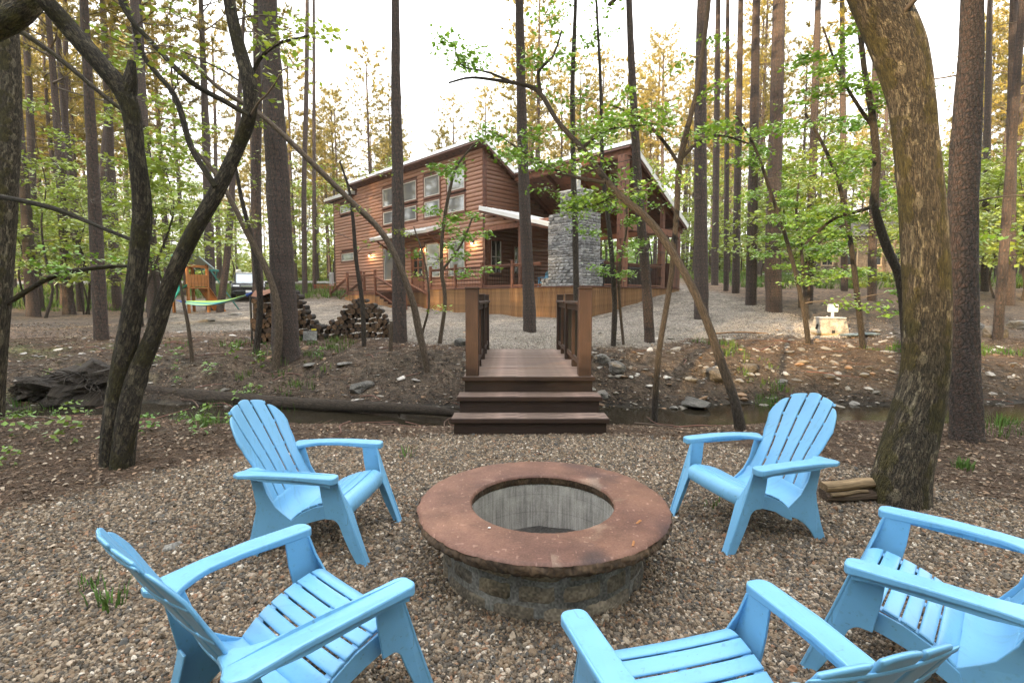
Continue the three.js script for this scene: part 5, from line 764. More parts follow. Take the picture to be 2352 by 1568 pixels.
// ---------------------------------------------------------------- things on the banks and in the yard
{
  const R = rng(301), pick = a => a[Math.floor(R() * a.length)];
  // fallen tree across the creek with its root plate
  {
    const a = onGround(175, 905), b0 = at(400, 908, 8.55), pts = [[250, 890, 44, 8.8], [400, 908, 37, 8.55], [560, 920, 34, 8.1], [720, 930, 30, 7.75], [880, 936, 26, 7.4], [1000, 944, 22, 7.1], [1062, 952, 14, 6.95]].map(([x, y, w, d]) => { const p = at(x, y, d); return [p.x - a.x, p.y - a.y, p.z - a.z, w / FPX * d / 2]; });
    const t = thing('fallen_tree', 'fallen trunk lying across the creek with an uprooted dark root plate', 'fallen tree', [a.x, a.y, a.z]); part('trunk', tube(pts, 14, { rough: .10, step: .08, seed: 4 }), mat(lin(.30, .25, .20), { map: T.oakBark, bumpMap: T.oakBump, bumpScale: .02, roughness: 1 }), t);
    const soil = mat(lin(.055, .041, .030), { map: T.speck, bumpMap: T.speckB, bumpScale: .04, roughness: 1 }); [[1.2, .46, .7, -.05, .10, .0, 8], [.75, .55, .6, .3, .14, -.1, 9], [.7, .34, .5, -.5, .08, .15, 10]].forEach(([a, b, c, x, y, z, sd]) => part('root_plate', rock(a, b, c, sd, 4, .75), soil, t, [x, y, z]));
    const rootM = mat(lin(.07, .052, .038), { roughness: 1, map: T.speck }); for (let i = 0; i < 46; i++) { const an = R() * 3.6 - .25, l = .15 + R() * .28, y0 = Math.sin(an), z0 = .4, x0 = Math.cos(an) * .45; part('root', tube([[x0, y0 * .2 + .14, .1, .014], [x0 + Math.cos(an) * l * .5, y0 * l * .8 + .14, .25 + R() * .2, .008], [x0 + Math.cos(an) * l * .9 + (R() - .5) * .3, y0 * l * 1.0 + .10 + (R() - .5) * .2, .3 + R() * .35, .002]], 5, { rough: .2, step: .1 }), rootM, t); }
    [[[1.2, .1, .1], [1.35, .35, .2], [1.3, .55, .3]]].forEach(q => part('branch_stub', tube(q.map((p, i) => [...p, .022 - i * .008]), 5, { rough: .15 }), MT.oak, t));
  }
  // split log by the oak
  {
    const p = onGround(1952, 1150), t = thing('split_log', 'weathered split log of pale wood lying by the roots of the mossy oak', 'log', [p.x, p.y, p.z], .05), tan = mat(lin(.42, .30, .17), { map: T.weather, bumpMap: T.grainB, bumpScale: .012, roughness: .95 }), brown = mat(lin(.16, .11, .075), { map: T.weather, bumpMap: T.grainB, bumpScale: .02, roughness: 1 });
    const half = (len, r, s) => { const g = tube([[-len / 2, 0, 0, r], [-len / 4, .004, .01, r * 1.05], [0, 0, 0, r], [len / 4, .004, -.008, r], [len / 2, 0, 0, r * .95]], 9, { rough: .28, step: .03, seed: s, freq: 3 }); g.scale(1, .62, 1); return g; };
    part('upper_half', half(.43, .058, 3), tan, t, [.0, .118, 0], [.1, .06, .03]); part('lower_half', half(.46, .066, 5), brown, t, [.015, .045, .012], [0, -.03, -.02]); part('splinter', half(.30, .02, 9), tan, t, [-.05, .078, .062], [0, .1, .04]);
  }
  // rocks on the banks
  const stone = [[.33, .30, .265], [.42, .39, .35], [.26, .215, .17], [.20, .185, .165]].map(c => mat(lin(...c), { map: T.speck, bumpMap: T.speckB, bumpScale: .015, roughness: .95 }));
  [[1640, 868, .46, .22, .34, 2, 'brown boulder on the creek bank below the crooked leaning tree'], [1722, 850, .26, .18, .22, 2, 'brown rock to the right of the bank boulder'], [1592, 928, .62, .12, .42, 3, 'wide dark slab at the water edge by the leaning tree'], [1650, 944, .66, .07, .40, 1, 'pale flat slab at the water edge beside the dark slab'], [1900, 945, .36, .07, .25, 1, 'pale slab at the water behind the chair nearest the oak'], [1383, 832, .26, .22, .22, 1, 'white rock against the right bridge post'], [1418, 848, .36, .22, .30, 0, 'grey rock right of the white bridge rock'], [1388, 912, .18, .10, .14, 1, 'small white stone under the end of the bridge steps'], [1800, 880, .18, .09, .14, 1, 'pale stone in the middle of the far bank'], [1905, 865, .24, .08, .18, 0, 'flat grey stone on the far bank below the pump housing'], [710, 838, .24, .05, .17, 1, 'pale flat stone at the foot of the thick woodpile pine'], [792, 836, .32, .04, .16, 1, 'pale flake of stone in the litter before the smaller woodpile'], [1062, 792, .42, .2, .3, 3, 'dark rock at the gravel edge left of the bridge'], [1090, 812, .34, .16, .3, 2, 'rust brown rock beside the left bridge post'], [830, 893, .40, .16, .3, 3, 'moss topped lump on the bank above the fallen trunk'], [2290, 772, .7, .4, .5, 2, 'largest rock in the heap by the right photo edge'], [2238, 752, .5, .3, .4, 0, 'pale rock heaped behind the dark plated pine'], [2340, 752, .5, .3, .4, 1, 'pale rock on top of the heap by the photo edge'], [540, 722, .8, .12, .5, 1, 'flat pale rock in the yard under the hammock'], [475, 738, .5, .12, .35, 0, 'grey rock in the litter before the hammock'], [395, 1262, .11, .035, .08, 1, 'pale flat stone on the pit gravel behind the foreground chair']].forEach(([x, y, sx, sy, sz, m, l], i) => { const p = onGround(x, y); tag(part('rock', rock(sx, sy, sz, i + 40, 2, .34), stone[m], scene, [p.x, p.y + sy * .12, p.z], [0, R() * 3, (R() - .5) * .2]), l, 'rock'); });
  // pump housing
  {
    const p = onGround(1905, 766), t = thing('pump_housing', 'pale trapezoid pump housing with a white control box on a stub post', 'pump housing', [p.x, p.y - .03, p.z], -.12), k = 1.0;
    const tr = (w0, w1, h, d0, d1) => { const q = [[-w0, 0, -d0], [w0, 0, -d0], [w0, 0, d0], [-w0, 0, d0], [-w1, h, -d1], [w1, h, -d1], [w1, h, d1], [-w1, h, d1]], f = [[3, 2, 6, 7], [2, 1, 5, 6], [1, 0, 4, 5], [0, 3, 7, 4], [7, 6, 5, 4]], pos = [], uv = []; for (const [a, b, c, d] of f) for (const i of [a, b, c, a, c, d]) { pos.push(...q[i]); uv.push(q[i][0], q[i][1]); } return geoFrom(pos, null, uv); };
    const W = mat(lin(.62, .56, .48), { map: T.speck, roughness: .8 }), wh = mat(lin(.56, .56, .55), { roughness: .5 }), bl = mat(lin(.01, .01, .01));
    part('housing', tr(.37, .29, .40, .28, .22), W, t, [0, .04, 0]); part('top_plate', box(.6, .02, .46, .006), wh, t, [0, .452, 0]); part('base_curb', box(.78, .06, .6, .01), mat(lin(.45, .33, .18), { map: T.speck }), t, [0, .03, 0]); part('access_hole', box(.075, .08, .02), bl, t, [-.03, .09, .288]); part('side_slot', box(.02, .14, .08), bl, t, [-.352, .22, .08], [0, 0, -.2]);
    part('stub_post', new THREE.CylinderGeometry(.035, .04, .16, 14), wh, t, [.06, .53, 0]); part('control_box', box(.22, .21, .16, .02), wh, t, [.06, .70, 0]); part('display', box(.07, .05, .01), bl, t, [.11, .735, .082]); part('hook', new THREE.TorusGeometry(.02, .006, 6, 12), wh, t, [-.12, .475, .1]);
    const q = onGround(1975, 772); tag(part('board', box(.85, .03, .35), mat(lin(.17, .23, .25), { map: T.weather }), scene, [q.x, q.y + .05, q.z], [0, .2, .03]), 'blue grey board lying beside the pump housing', 'board'); const q2 = onGround(1700, 770); tag(part('pole', tube([[-.75, .05, .1, .02], [0, .08, 0, .02], [.75, .04, -.12, .016]], 6), mat(lin(.36, .22, .12), { map: T.grain }), scene, [q2.x, q2.y, q2.z]), 'thin fallen pole on the gravel behind the crooked leaning tree', 'pole');
  }
  // firewood: two heaps of cut logs
  {
    const bark = [[.13, .095, .07], [.10, .075, .058], [.16, .12, .09]].map(c => mat(lin(...c), { map: T.oakBark, bumpMap: T.oakBump, bumpScale: .01 })), ends = [[.20, .125, .072], [.16, .10, .06], [.13, .083, .053], [.10, .068, .047]].map(c => mat(lin(...c), { map: T.weather, roughness: .9 }));
    const vars = [0, 1, 2, 3, 4, 5].map(i => { const split = i % 2, r = 1, n = 10, out = []; for (let k = 0; k < n; k++) { const a = k / n * 6.283, q = split ? (k < 6 ? 1 : .45) : 1; out.push([Math.cos(a) * r * q * (.86 + .22 * hash2(i, k, 4)), Math.sin(a) * r * q * (.86 + .22 * hash2(i, k, 5))]); } const L = 4.2, pos = [], uv = [], idx = []; for (let k = 0; k <= n; k++) for (const z of [-L / 2, L / 2]) { const o = out[k % n]; pos.push(o[0], o[1], z); uv.push(k * .05, z * .1); } for (let k = 0; k < n; k++) idx.push(2 * k, 2 * k + 2, 2 * k + 1, 2 * k + 1, 2 * k + 2, 2 * k + 3); const ep = [], ei = [], eu = []; for (const z of [-L / 2, L / 2]) { const b = ep.length / 3; ep.push(0, 0, z); eu.push(.5, .5); out.forEach(o => { ep.push(o[0], o[1], z); eu.push(.5 + o[0] * .08, .5 + o[1] * .08); }); for (let k = 0; k < n; k++) z > 0 ? ei.push(b, b + 1 + k, b + 1 + (k + 1) % n) : ei.push(b, b + 1 + (k + 1) % n, b + 1 + k); } return [geoFrom(pos, idx, uv), geoFrom(ep, ei, eu)]; });
    const heap = (px0, px1, base, top, d, group, label) => { const x0 = at(px0, 780, d).x, x1 = at(px1, 780, d).x; let row = 0; for (let y = .07; y < 1.3; y += .108, row++) for (let x = x0 + (row % 2) * .06; x < x1; x += .122) { const px = 1176 + x / d * FPX, h = top(px); if (y > h) continue; const r = .052 + R() * .018, t = thing('firewood_log', label, 'firewood', [x + (R() - .5) * .03, groundY(x, -d) + y + (R() - .5) * .02, -d + (R() - .5) * .1], (R() - .5) * .16, group), v = pick(vars); t.rotation.z = R() * 6.28; t.scale.setScalar(r); part('bark', v[0], pick(bark), t); part('cut_ends', v[1], pick(ends), t); } };
    heap(590, 745, 0, px => px < 690 ? 1.02 - .1 * Math.sin(px * .1) : lerp(.92, .25, (px - 690) / 55), 11.2, 'firewood stacked behind the thick pine', 'cut firewood log stacked in the larger woodpile behind the thick pine');
    heap(748, 902, 0, px => .26 + .62 * Math.exp(-Math.pow((px - 820) / 50, 2)) + .22 * Math.exp(-Math.pow((px - 872) / 25, 2)), 11.5, 'firewood heaped beside the slender pine', 'cut firewood log in the mound beside the slender dark pine');
    for (const [px, l] of [[588, 'dark steel end frame of the larger woodpile']]) { const p = at(px, 780, 11.3), t = thing('firewood_rack', l, 'rack', [p.x, groundY(p.x, p.z), p.z]); const k = mat(lin(.02, .02, .02), { roughness: .6 }); for (const z of [-.18, .18]) part('upright', box(.035, 1.05, .035), k, t, [0, .5, z]); part('foot_bar', box(.035, .035, .4), k, t, [0, .04, 0]); part('top_bar', box(.035, .035, .4), k, t, [0, 1.0, 0]); }
    { const p = at(712, 778, 10.7), t = thing('warning_sign', 'small white board with a yellow tab leaning on the woodpile', 'sign', [p.x, groundY(p.x, p.z) + .12, p.z], .15); part('panel', box(.28, .2, .02), mat(lin(.55, .54, .52), { map: T.speck }), t, [0, .02, 0], [-.2, 0, 0]); part('tab', box(.1, .035, .01), mat(lin(.6, .5, .05)), t, [.08, .15, 0]); }
    { const p = at(608, 700, 11.1); tag(part('tarp', (() => { const g = new THREE.PlaneGeometry(.62, .46, 8, 6), q = g.attributes.position; for (let i = 0; i < q.count; i++) q.setZ(i, .05 * Math.sin(q.getX(i) * 8) + .04 * Math.cos(q.getY(i) * 9)); g.rotateX(-1.25); g.computeVertexNormals(); return g; })(), mat(lin(.20, .09, .05), { side: THREE.DoubleSide }), scene, [p.x + .12, groundY(p.x, p.z) + 1.16, p.z]), 'brown scrap of cover on top of the larger woodpile', 'cover'); }
  }
  // play set
  {
    const p = onGround(440, 718), d = -p.z, s = d / FPX, t = thing('play_set', 'wooden play tower with a slanted roof, green slide and climbing ramp', 'play set', [p.x, p.y, p.z], 1.2); t.scale.setScalar(1.15);
    const wood = mat(lin(.50, .22, .07), { map: T.grain }), green = mat(lin(.015, .30, .22), { roughness: .35 }), teal = mat(lin(.03, .17, .15), { roughness: .5 }), roofM = mat(lin(.42, .56, .56), { roughness: .6 });
    for (const x of [-.45, .45]) for (const z of [-.45, .45]) part('post', box(.09, 2.1, .09), wood, t, [x, 1.05, z]); part('platform', box(1.0, .06, 1.0), wood, t, [0, 1.05, 0]); for (let i = 0; i < 6; i++) part('wall_board', box(.13, .5, .03), wood, t, [-.38 + i * .15, 1.36, .46]); part('top_beam', box(1.0, .12, .05), wood, t, [0, 1.95, .47]); part('top_beam', box(1.0, .12, .05), wood, t, [0, 1.95, -.47]);
    part('roof_panel', box(1.15, .05, 1.2), roofM, t, [.22, 2.22, 0], [0, 0, -.62]); part('roof_panel', box(.6, .04, 1.2), teal, t, [-.42, 2.35, 0], [0, 0, .62]);
    { const q = []; for (let i = 0; i <= 8; i++) { const f = i / 8; q.push([-.5 - .95 * f, 1.08 - 1.0 * sstep(0, 1, f * .95) - .02 * Math.sin(f * 9), .25]); } const pos = [], idx = [], uv = []; q.forEach(([x, y, z], i) => [[-.25, .13], [-.2, 0], [.2, 0], [.25, .13]].forEach(([o, h]) => { pos.push(x, y + h, z + o); uv.push(o, i * .1); })); for (let i = 0; i < 8; i++) for (let k = 0; k < 3; k++) { const a = i * 4 + k; idx.push(a, a + 1, a + 4, a + 1, a + 5, a + 4); } const g = geoFrom(pos, idx, uv); const m = green.clone(); m.side = THREE.DoubleSide; part('slide', g, m, t); }
    const ramp = grp('climbing_ramp', t, [.85, .52, .2], [0, 0, -.95]); for (let i = 0; i < 6; i++) part('ramp_board', box(1.3, .03, .11), wood, ramp, [0, 0, -.3 + i * .12]); for (let i = 0; i < 6; i++) part('hand_hold', rock(.1, .06, .09, i + 3, 1), pick([green, teal, mat(lin(.02, .06, .3))]), ramp, [-.5 + i * .2, .03, (i % 2 - .5) * .35]);
    bar('swing_beam', V(.45, 1.9, -.2), V(1.55, 1.85, -.25), .09, .09, teal, t); bar('swing_leg', V(1.05, 1.95, -.2), V(2.15, .0, .3), .05, .05, teal, t); bar('swing_leg', V(1.5, 1.9, -.25), V(1.75, 0, -1.2), .05, .05, teal, t); for (const z of [-.5, -.2]) part('swing_chain', new THREE.CylinderGeometry(.008, .008, 1.2, 5), MT.twig, t, [1.2, 1.25, z]); part('swing_seat', box(.16, .03, .36), green, t, [1.2, .64, -.35]);
  }
  // hammock
  {
    const a = at(404, 689, 17.5), b = at(585, 668, 17.5), t = thing('hammock', 'striped green and blue hammock slung between two trunks', 'hammock', [(a.x + b.x) / 2, a.y, a.z]); const A = a.clone().sub(t.position), B = b.clone().sub(t.position); const cols = [[.26, .42, .12], [.05, .24, .28], [.34, .48, .18], [.06, .26, .32], [.24, .40, .14], [.03, .10, .28]];
    cols.forEach((c, k) => { const pos = [], idx = [], uv = [], n = 24; for (let i = 0; i <= n; i++) { const f = .1 + .8 * i / n, w = .42 * Math.pow(Math.sin(Math.PI * clamp((f - .06) / .88)), .55), P = A.clone().lerp(B, f); P.y -= .30 * Math.sin(Math.PI * f) + .02; for (const e of [0, 1]) { const u = (k + e) / cols.length * 2 - 1; pos.push(P.x, P.y + .20 * u * u * w - .2 * u * w, P.z + u * w); uv.push(f, u); } } for (let i = 0; i < n; i++) idx.push(2 * i, 2 * i + 2, 2 * i + 1, 2 * i + 1, 2 * i + 2, 2 * i + 3); part('cloth_stripe', geoFrom(pos, idx, uv), mat(lin(...c), { side: THREE.DoubleSide, roughness: .9 }), t); });
    const blue = mat(lin(.02, .06, .26)); for (const [s, e, r] of [[A, .11, 1], [B, .89, -1]]) { const m = A.clone().lerp(B, e); m.y -= .30 * Math.sin(Math.PI * e) + .02; part('gathered_end', tube([[m.x, m.y, m.z, .06], [lerp(m.x, s.x, .6), lerp(m.y, s.y, .6), m.z, .025], [s.x, s.y, s.z, .01]], 8), blue, t); part('rope', tube([[s.x, s.y, s.z, .01], [s.x - r * .45, s.y + .16, s.z, .01]], 5), MT.twig, t); }
  }
  // parked car
  {
    const p = onGround(545, 690), t = thing('parked_car', 'dark sport utility vehicle parked beyond the hammock', 'car', [p.x, p.y + .02, p.z - 1.5], .45), paint = new THREE.MeshPhysicalMaterial({ color: lin(.012, .014, .018), roughness: .25, clearcoat: 1, clearcoatRoughness: .05 }), gl = new THREE.MeshPhysicalMaterial({ color: lin(.25, .27, .28), metalness: .6, roughness: .04 }), rub = mat(lin(.012, .012, .012)), chrome = mat(lin(.6, .6, .6), { metalness: .9, roughness: .2 });
    const ext2 = (pts, w, bev = .08) => { const s = new THREE.Shape(pts.map(q => new THREE.Vector2(...q))), g = new THREE.ExtrudeGeometry(s, { depth: w - 2 * bev, bevelEnabled: true, bevelSize: bev, bevelThickness: bev, bevelSegments: 3 }); g.translate(0, 0, -w / 2 + bev); g.rotateY(-Math.PI / 2); return g; };
    part('body', ext2([[-2.2, .42], [2.15, .42], [2.2, .75], [2.05, .95], [1.05, 1.06], [-2.15, 1.08], [-2.25, .8]], 1.85), paint, t); part('cabin', ext2([[-2.05, 1.05], [1.0, 1.05], [.35, 1.62], [-.2, 1.68], [-1.75, 1.66]], 1.6, .1), paint, t);
    part('windshield', (() => { const g = box(1.38, .02, .70, .005); return g; })(), gl, t, [0, 1.36, .80], [.72, 0, 0]); for (const s of [-1, 1]) { part('side_window', box(.02, .38, 2.0, .005), gl, t, [s * .845, 1.38, -.75]); part('mirror', box(.18, .12, .1, .03), paint, t, [s * 1.0, 1.12, .6]); part('headlight', box(.36, .15, .10, .03), mat(lin(.8, .8, .78), { roughness: .1 }), t, [s * .66, .82, 2.20]); for (const z of [-1.35, 1.4]) { const w = grp('wheel', t, [s * .84, .36, z], [0, 0, Math.PI / 2]); part('tyre', new THREE.CylinderGeometry(.36, .36, .24, 24), rub, w); part('rim', new THREE.CylinderGeometry(.22, .22, .25, 16), chrome, w); } }
    part('grille', box(.8, .16, .06), chrome, t, [0, .80, 2.24]); part('bumper', box(1.7, .2, .14, .05), paint, t, [0, .5, 2.22]); part('licence_plate', box(.32, .14, .02), mat(lin(.7, .7, .7)), t, [0, .52, 2.31]); for (const s of [-1, 1]) part('roof_rail', box(.04, .04, 1.6), chrome, t, [s * .68, 1.73, -.7]);
  }
  // roads, mailbox post, safety netting
  const strip = (name, label, pts, w, m) => { const pos = [], idx = [], uv = []; pts.forEach(([x, z], i) => { for (const s of [-1, 1]) { const zz = z + s * w / 2; pos.push(x, groundY(x, zz) + .06, zz); uv.push(x, zz); } }); for (let i = 0; i < pts.length - 1; i++) idx.push(2 * i, 2 * i + 1, 2 * i + 2, 2 * i + 1, 2 * i + 3, 2 * i + 2); tag(part(name, geoFrom(pos, idx, uv), m), label, 0, 0, 'structure'); };
  const rd = mat(lin(.50, .48, .45), { map: T.speck, roughness: .95, side: THREE.DoubleSide }); { const a = []; for (let x = -70; x <= -11; x += 1.5) a.push([x, -44 + 1.2 * Math.sin(x * .09)]); strip('road', 'pale gravel road on the rise beyond the yard', a, 4.2, rd); const b = []; for (let x = 21; x <= 46; x += 1.2) b.push([x, -45 - (x - 24) * .12]); strip('driveway', 'pale driveway in front of the stone house', b, 3.4, rd); }
  { const p = onGround(548, 662), q = at(640, 640, 40), t = thing('mailbox', 'white mailbox on a post beside the road', 'mailbox', [at(548, 640, 40).x, groundY(at(548, 640, 40).x, -40), -40]); part('post', box(.1, 1.1, .1), mat(lin(.5, .48, .45)), t, [0, .55, 0]); part('mail_box', box(.24, .26, .5, .06), mat(lin(.7, .7, .68)), t, [0, 1.2, 0]); }
  { const p = onGround(745, 664), t = thing('safety_netting', 'strip of orange safety netting on the slope left of the cabin', 'netting', [p.x, p.y, p.z]); const m = mat(lin(.32, .07, .035), { side: THREE.DoubleSide }); for (let i = 0; i < 3; i++) part('strand', box(1.6, .04, .01), m, t, [0, .1 + i * .12, .02 * Math.sin(i)], [0, 0, (i - 1) * .03]); for (let i = 0; i < 6; i++) part('cross_strand', box(.03, .34, .01), m, t, [-.75 + i * .3, .22, 0]); for (const x of [-.78, .78]) part('stake', box(.04, .6, .04), MT.twig, t, [x, .25, 0]); }
  // stone house on the slope
  {
    const x = 37, z = -54, g = groundY(x, z), t = thing('stone_house', 'low tan stone house with dark windows among the trees', 'house', [x, g, z], -.1), st = mat(lin(.36, .28, .21), { map: T.speck, bumpMap: T.speckB, bumpScale: .03 }), tr = mat(lin(.42, .32, .22)), gl = mat(lin(.015, .016, .016), { roughness: .08 });
    part('wall', box(15, 4.4, 8), st, t, [0, 1.8, -4]); part('roof', (() => { const s = new THREE.Shape([[-4.6, 0], [4.6, 0], [0, 2.2]].map(q => new THREE.Vector2(...q))), q = new THREE.ExtrudeGeometry(s, { depth: 16, bevelEnabled: false }); q.rotateY(Math.PI / 2); q.translate(-8, 0, 0); return q; })(), mat(lin(.065, .055, .045), { roughness: .9 }), t, [0, 4.02, -4]);
    for (let i = 0; i < 6; i++) { const w = grp('window', t, [-6 + i * 2.4, 1.9, .03]); part('pane', box(1.0, 1.7, .03), gl, w); for (const s of [-1, 1]) { part('frame', box(.14, 1.95, .06), tr, w, [s * .56, 0, .01]); part('frame', box(1.0, .12, .06), tr, w, [0, s * .9, .01]); } part('muntin', box(.05, 1.7, .05), tr, w, [0, 0, .005]); } for (const q of [-7.3, -2.4, 2.4, 7.3]) part('stone_pier', box(.7, 3.8, .5), st, t, [q, 1.6, .2]);
    { const q = onGround(1828, 632), w = thing('rubbish_bin', 'black wheeled bin beside the driveway of the stone house', 'bin', [31.5 * .78, groundY(24.5, -43), -43]); part('barrel', box(.6, 1.0, .6, .05), mat(lin(.01, .01, .01)), w, [0, .55, 0]); part('lid', box(.64, .06, .66, .02), mat(lin(.012, .012, .012)), w, [0, 1.08, 0]); }
  }
}

// ---------------------------------------------------------------- gravel, litter, grass
{
  const R = rng(404), m4 = new THREE.Matrix4(), q4 = new THREE.Quaternion(), e4 = new THREE.Euler(), col = new THREE.Color();
  const pebbleM = mat(0xffffff, { roughness: .85 });
  const inst = (name, label, cat, geo, m, list) => { const o = new THREE.InstancedMesh(geo, m, list.length); list.forEach(([x, y, z, sx, sy, sz, rx, ry, rz, c], i) => { m4.compose(V(x, y, z), q4.setFromEuler(e4.set(rx, ry, rz)), V(sx, sy, sz)); o.setMatrixAt(i, m4); o.setColorAt(i, col.setRGB(...c)); }); o.name = name; o.castShadow = o.receiveShadow = true; tag(o, label, cat, 0, 'stuff'); scene.add(o); };
  const pal = [[.075, .064, .053], [.12, .090, .065], [.185, .135, .092], [.14, .12, .10], [.24, .19, .14], [.31, .26, .205], [.40, .34, .28], [.085, .085, .085], [.25, .145, .09], [.60, .56, .51]], wgt = [.17, .18, .16, .14, .11, .09, .05, .05, .035, .015];
  const pc = () => { let r = R(), i = 0; while (i < 9 && (r -= wgt[i]) > 0) i++; const k = .70 + .30 * R(); return pal[i].map((v, j) => v * k * [1.04, .98, .90][j]); };
  const geos = [3, 8, 15].map(s => rock(1, .72, .85, s, 1, .45));
  const lists = [[], [], []];
  for (let i = 0; i < 330000; i++) {
    const z = -.95 - 5.2 * Math.pow(R(), 1.15), x = .1 + (R() - .5) * 2 * Math.min(4.6, .7 + 1.12 * -z); const [g1] = cover(x, z); if (R() > g1 * 1.05) continue; if (Math.hypot(x - PIT.x, z - PIT.z) < .52) continue;
    const far = clamp((-z - 2) / 4), s = (.010 + .014 * Math.pow(R(), 1.6)) * (1 + .35 * far) * (R() < .015 ? 1.7 : 1); lists[i % 3].push([x, groundY(x, z) + s * .12 + R() * .004, z, s, s * (.7 + .4 * R()), s, R() * 6, R() * 6, R() * 6, pc()]);
  }
  lists.forEach((l, i) => inst(['gravel', 'gravel_fine', 'gravel_mixed'][i], ['brown and grey pea gravel around the fire pit', 'finer pea gravel around the fire pit', 'mixed pea gravel around the fire pit'][i], 'gravel', geos[i], pebbleM, l));
  const yard = []; for (let i = 0; i < 90000; i++) { const s = 9.2 + 10 * Math.pow(R(), 1.5), z = -s, x = lerp(-9, 9.5, R()); const g2 = cover(x, z)[1]; if (R() > g2) continue; const k = .014 + .02 * R(), v = .8 + .55 * R(); yard.push([x, groundY(x, z) + k * .1, z, k, k * .7, k, R() * 6, R() * 6, R() * 6, [.30 * v, .265 * v, .23 * v]]); }
  inst('yard_gravel', 'pale crushed gravel of the cabin yard', 'gravel', geos[1], pebbleM, yard);
  // rubble on the banks
  const rub = []; for (let i = 0; i < 2600; i++) { const s = 7.6 + 6.5 * Math.pow(R(), 1.3), z = -s, x = R() < .62 ? lerp(1.2, 11, R()) : lerp(-10, -.8, R()); if (cover(x, z)[1] > .4 && R() < .8) continue; const k = (.02 + .09 * Math.pow(R(), 4)) * (x > 0 ? 1.15 : .85), v = .5 + .9 * R(); const t = R(); rub.push([x, groundY(x, z) + k * .08, z, k * (1 + R()), k * .5, k * (1 + .6 * R()), (R() - .5) * .7, R() * 6, (R() - .5) * .7, t < .5 ? [.22 * v, .195 * v, .165 * v] : t < .8 ? [.36 * v, .33 * v, .30 * v] : [.24 * v, .15 * v, .09 * v]]); }
  inst('bank_rubble', 'loose pale stones strewn over the creek banks', 'stones', rock(1, 1, 1, 77, 1, .5), pebbleM, rub);
  // dry leaves and needles
  const leafG = (() => { const pos = [], idx = []; for (let i = 0; i <= 4; i++) { const t = i / 4, w = .32 * Math.sin(Math.PI * clamp(.06 + t * .9)) + .01; for (const s of [-1, 0, 1]) pos.push(t - .5, .12 * Math.sin(t * 3) + Math.abs(s) * .10, s * w); } for (let i = 0; i < 4; i++) for (let k = 0; k < 2; k++) { const a = i * 3 + k; idx.push(a, a + 1, a + 3, a + 1, a + 4, a + 3); } return geoFrom(pos, idx); })();
  const litM = mat(0xffffff, { roughness: .9, side: THREE.DoubleSide }), leaves = [], needles = [];
  const bare = (x, z) => { const [a, b] = cover(x, z); return 1 - Math.max(a * .985, b * .93); };
  for (let i = 0; i < 60000; i++) { const s = 2.6 + 14 * Math.pow(R(), 1.1), z = -s, x = lerp(-1, 1, R()) * (1 + 1.08 * s); if (R() > bare(x, z)) continue; const y = groundY(x, z); if (y < -.2) continue; const k = .016 + .034 * R(), v = .45 + .85 * R(), t = R(); leaves.push([x, y + .008 + .012 * R(), z, k, k, k, (R() - .5) * .9, R() * 6, (R() - .5) * .9, t < .55 ? [.125 * v, .086 * v, .058 * v] : t < .85 ? [.23 * v, .15 * v, .095 * v] : [.34 * v, .27 * v, .20 * v]]); }
  inst('leaf_litter', 'dry brown leaves covering the ground under the trees', 'leaves', leafG, litM, leaves);
  const nG = (() => { const g = new THREE.BoxGeometry(1, .02, .02); g.deleteAttribute('uv'); return g; })();
  for (let i = 0; i < 150000; i++) { const s = 2.6 + 9.5 * Math.pow(R(), 1.2), z = -s, x = lerp(-1, 1, R()) * (1 + 1.08 * s); if (R() > bare(x, z)) continue; const y = groundY(x, z); if (y < -.2) continue; const k = .06 + .12 * R(), v = .5 + .9 * R(); needles.push([x, y + .006 + .014 * R(), z, k, k * (.5 + .5 * R()), k * .7, 0, R() * 6, (R() - .5) * .25, [.13 * v, .084 * v, .056 * v]]); }
  inst('needle_litter', 'brown pine needles and twigs on the ground', 'needles', nG, litM, needles);
  // sticks
  const sticks = []; for (let i = 0; i < 260; i++) { const s = 5.6 + 6 * R(), z = -s, x = lerp(-9, 9, R()); if (bare(x, z) < .5) continue; const k = .3 + .7 * R(); sticks.push([x, groundY(x, z) + .02, z, k, k, k, 0, R() * 6, (R() - .5) * .2, [.10 + .08 * R(), .08, .06]]); }
  inst('fallen_twigs', 'fallen twigs lying on the creek banks', 'twigs', tube([[-.5, 0, 0, .012], [-.1, .04, .05, .010], [.2, .02, -.03, .007], [.5, .05, .05, .003]], 5), litM, sticks);
  // grass
  const grassM = mat(0xffffff, { vertexColors: true, side: THREE.DoubleSide, roughness: .8 });
  const tuft = (n, h, seed, spread = .06) => { const r = rng(seed), pos = [], c = []; for (let i = 0; i < n; i++) { const a = r() * 6.28, x = Math.cos(a) * spread * r(), z = Math.sin(a) * spread * r(), l = h * (.5 + .7 * r()), dx = Math.cos(a) * l * .5 * r(), dz = Math.sin(a) * l * .5 * r(), w = .0035 + .004 * r(), sx = -Math.sin(a) * w, sz = Math.cos(a) * w, v = .7 + .6 * r(); pos.push(x - sx, 0, z - sz, x + sx, 0, z + sz, x + dx * .4 + sx * .7, l * .6, z + dz * .4 + sz * .7, x - sx, 0, z - sz, x + dx * .4 + sx * .7, l * .6, z + dz * .4 + sz * .7, x + dx * .4 - sx * .7, l * .6, z + dz * .4 - sz * .7, x + dx * .4 - sx * .7, l * .6, z + dz * .4 - sz * .7, x + dx * .4 + sx * .7, l * .6, z + dz * .4 + sz * .7, x + dx, l, z + dz); for (let k = 0; k < 9; k++) c.push(.075 * v, .15 * v, .025 * v); } return geoFrom(pos, null, null, c); };
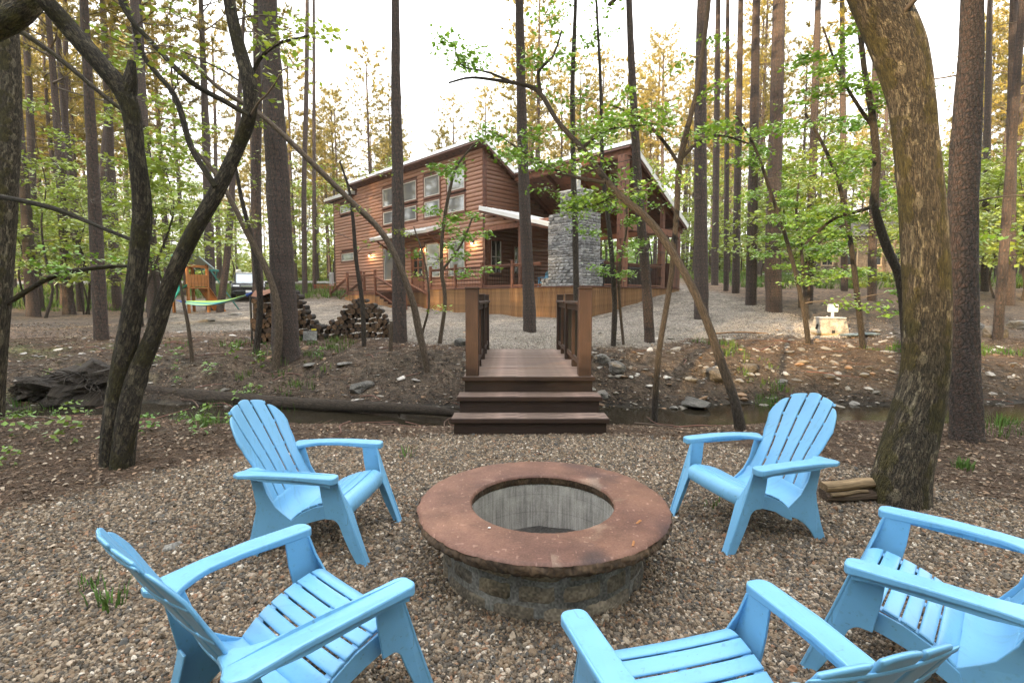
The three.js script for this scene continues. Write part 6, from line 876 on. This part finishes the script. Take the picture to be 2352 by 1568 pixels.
  [[255, 1395, 34, .11, 'largest grass tuft in the gravel behind the foreground chair'], [935, 1050, 14, .12, 'thin grass tuft beyond the pit by the creek log chair'], [2215, 1078, 60, .10, 'bright grass clump in the dirt right of the mossy oak'], [1640, 1165, 12, .08, 'small grass tuft behind the pit rim'], [712, 1195, 10, .06, 'grass sprig under the chair by the creek log'], [205, 1350, 12, .09, 'grass sprig left of the largest tuft']].forEach(([x, y, n, h, l], i) => { const p = onGround(x, y); tag(part('grass_tuft', tuft(n, h, i + 3, .10), grassM, scene, [p.x, p.y, p.z]), l, 'grass'); });
  const tg = tuft(16, .14, 44, .12), gl = []; for (let i = 0; i < 1700; i++) { const left = R() < .4, z = -lerp(5.5, 11, R()), x = left ? lerp(-14, -3.2, Math.pow(R(), .7)) : lerp(4, 13, R()); if (fbm(x * .35, z * .35, 3, 120) < .53 || bare(x, z) < .6) continue; gl.push([x, groundY(x, z) - .01, z, .6 + .9 * R(), .4 + .9 * R(), .6 + .9 * R(), 0, R() * 6, 0, [.8 + .5 * R(), .8 + .4 * R(), .8]]); }
  for (let i = 0; i < 5200; i++) { const z = -lerp(26, 52, R()), x = R() < .6 ? lerp(-42, -9, R()) : lerp(12, 44, R()); if (cover(x, z)[1] > .3 || Math.abs(z + 44) < 2.6) continue; const k = 2 + 2 * R(); gl.push([x, groundY(x, z) - .02, z, k, k * .7, k, 0, R() * 6, 0, [1 + .5 * R(), .9 + .3 * R(), .8]]); }
  inst('grass', 'sparse green grass and weeds under the trees', 'grass', tg, grassM, gl);
  // creek side weeds
  const weed = leafGeo((() => { const r = rng(8), a = []; for (let i = 0; i < 10; i++) a.push([(r() - .5) * .2, .04 + r() * .22, (r() - .5) * .2]); return a; })(), 3, .05, .05, 17, [.15, .27, .035], .6), wl = []; for (let i = 0; i < 44; i++) { const z = -lerp(4.2, 9.5, R()), x = lerp(-8, -3.2, R()); if (bare(x, z) < .7 || groundY(x, z) < -.2) continue; const k = .5 + R(); wl.push([x, groundY(x, z), z, k, k, k, 0, R() * 6, 0, [.8 + .4 * R(), 1, .9]]); }
  inst('weeds', 'low leafy weeds by the creek', 'weeds', weed, MT.leaf, wl);
}


renderer.render(scene, camera);
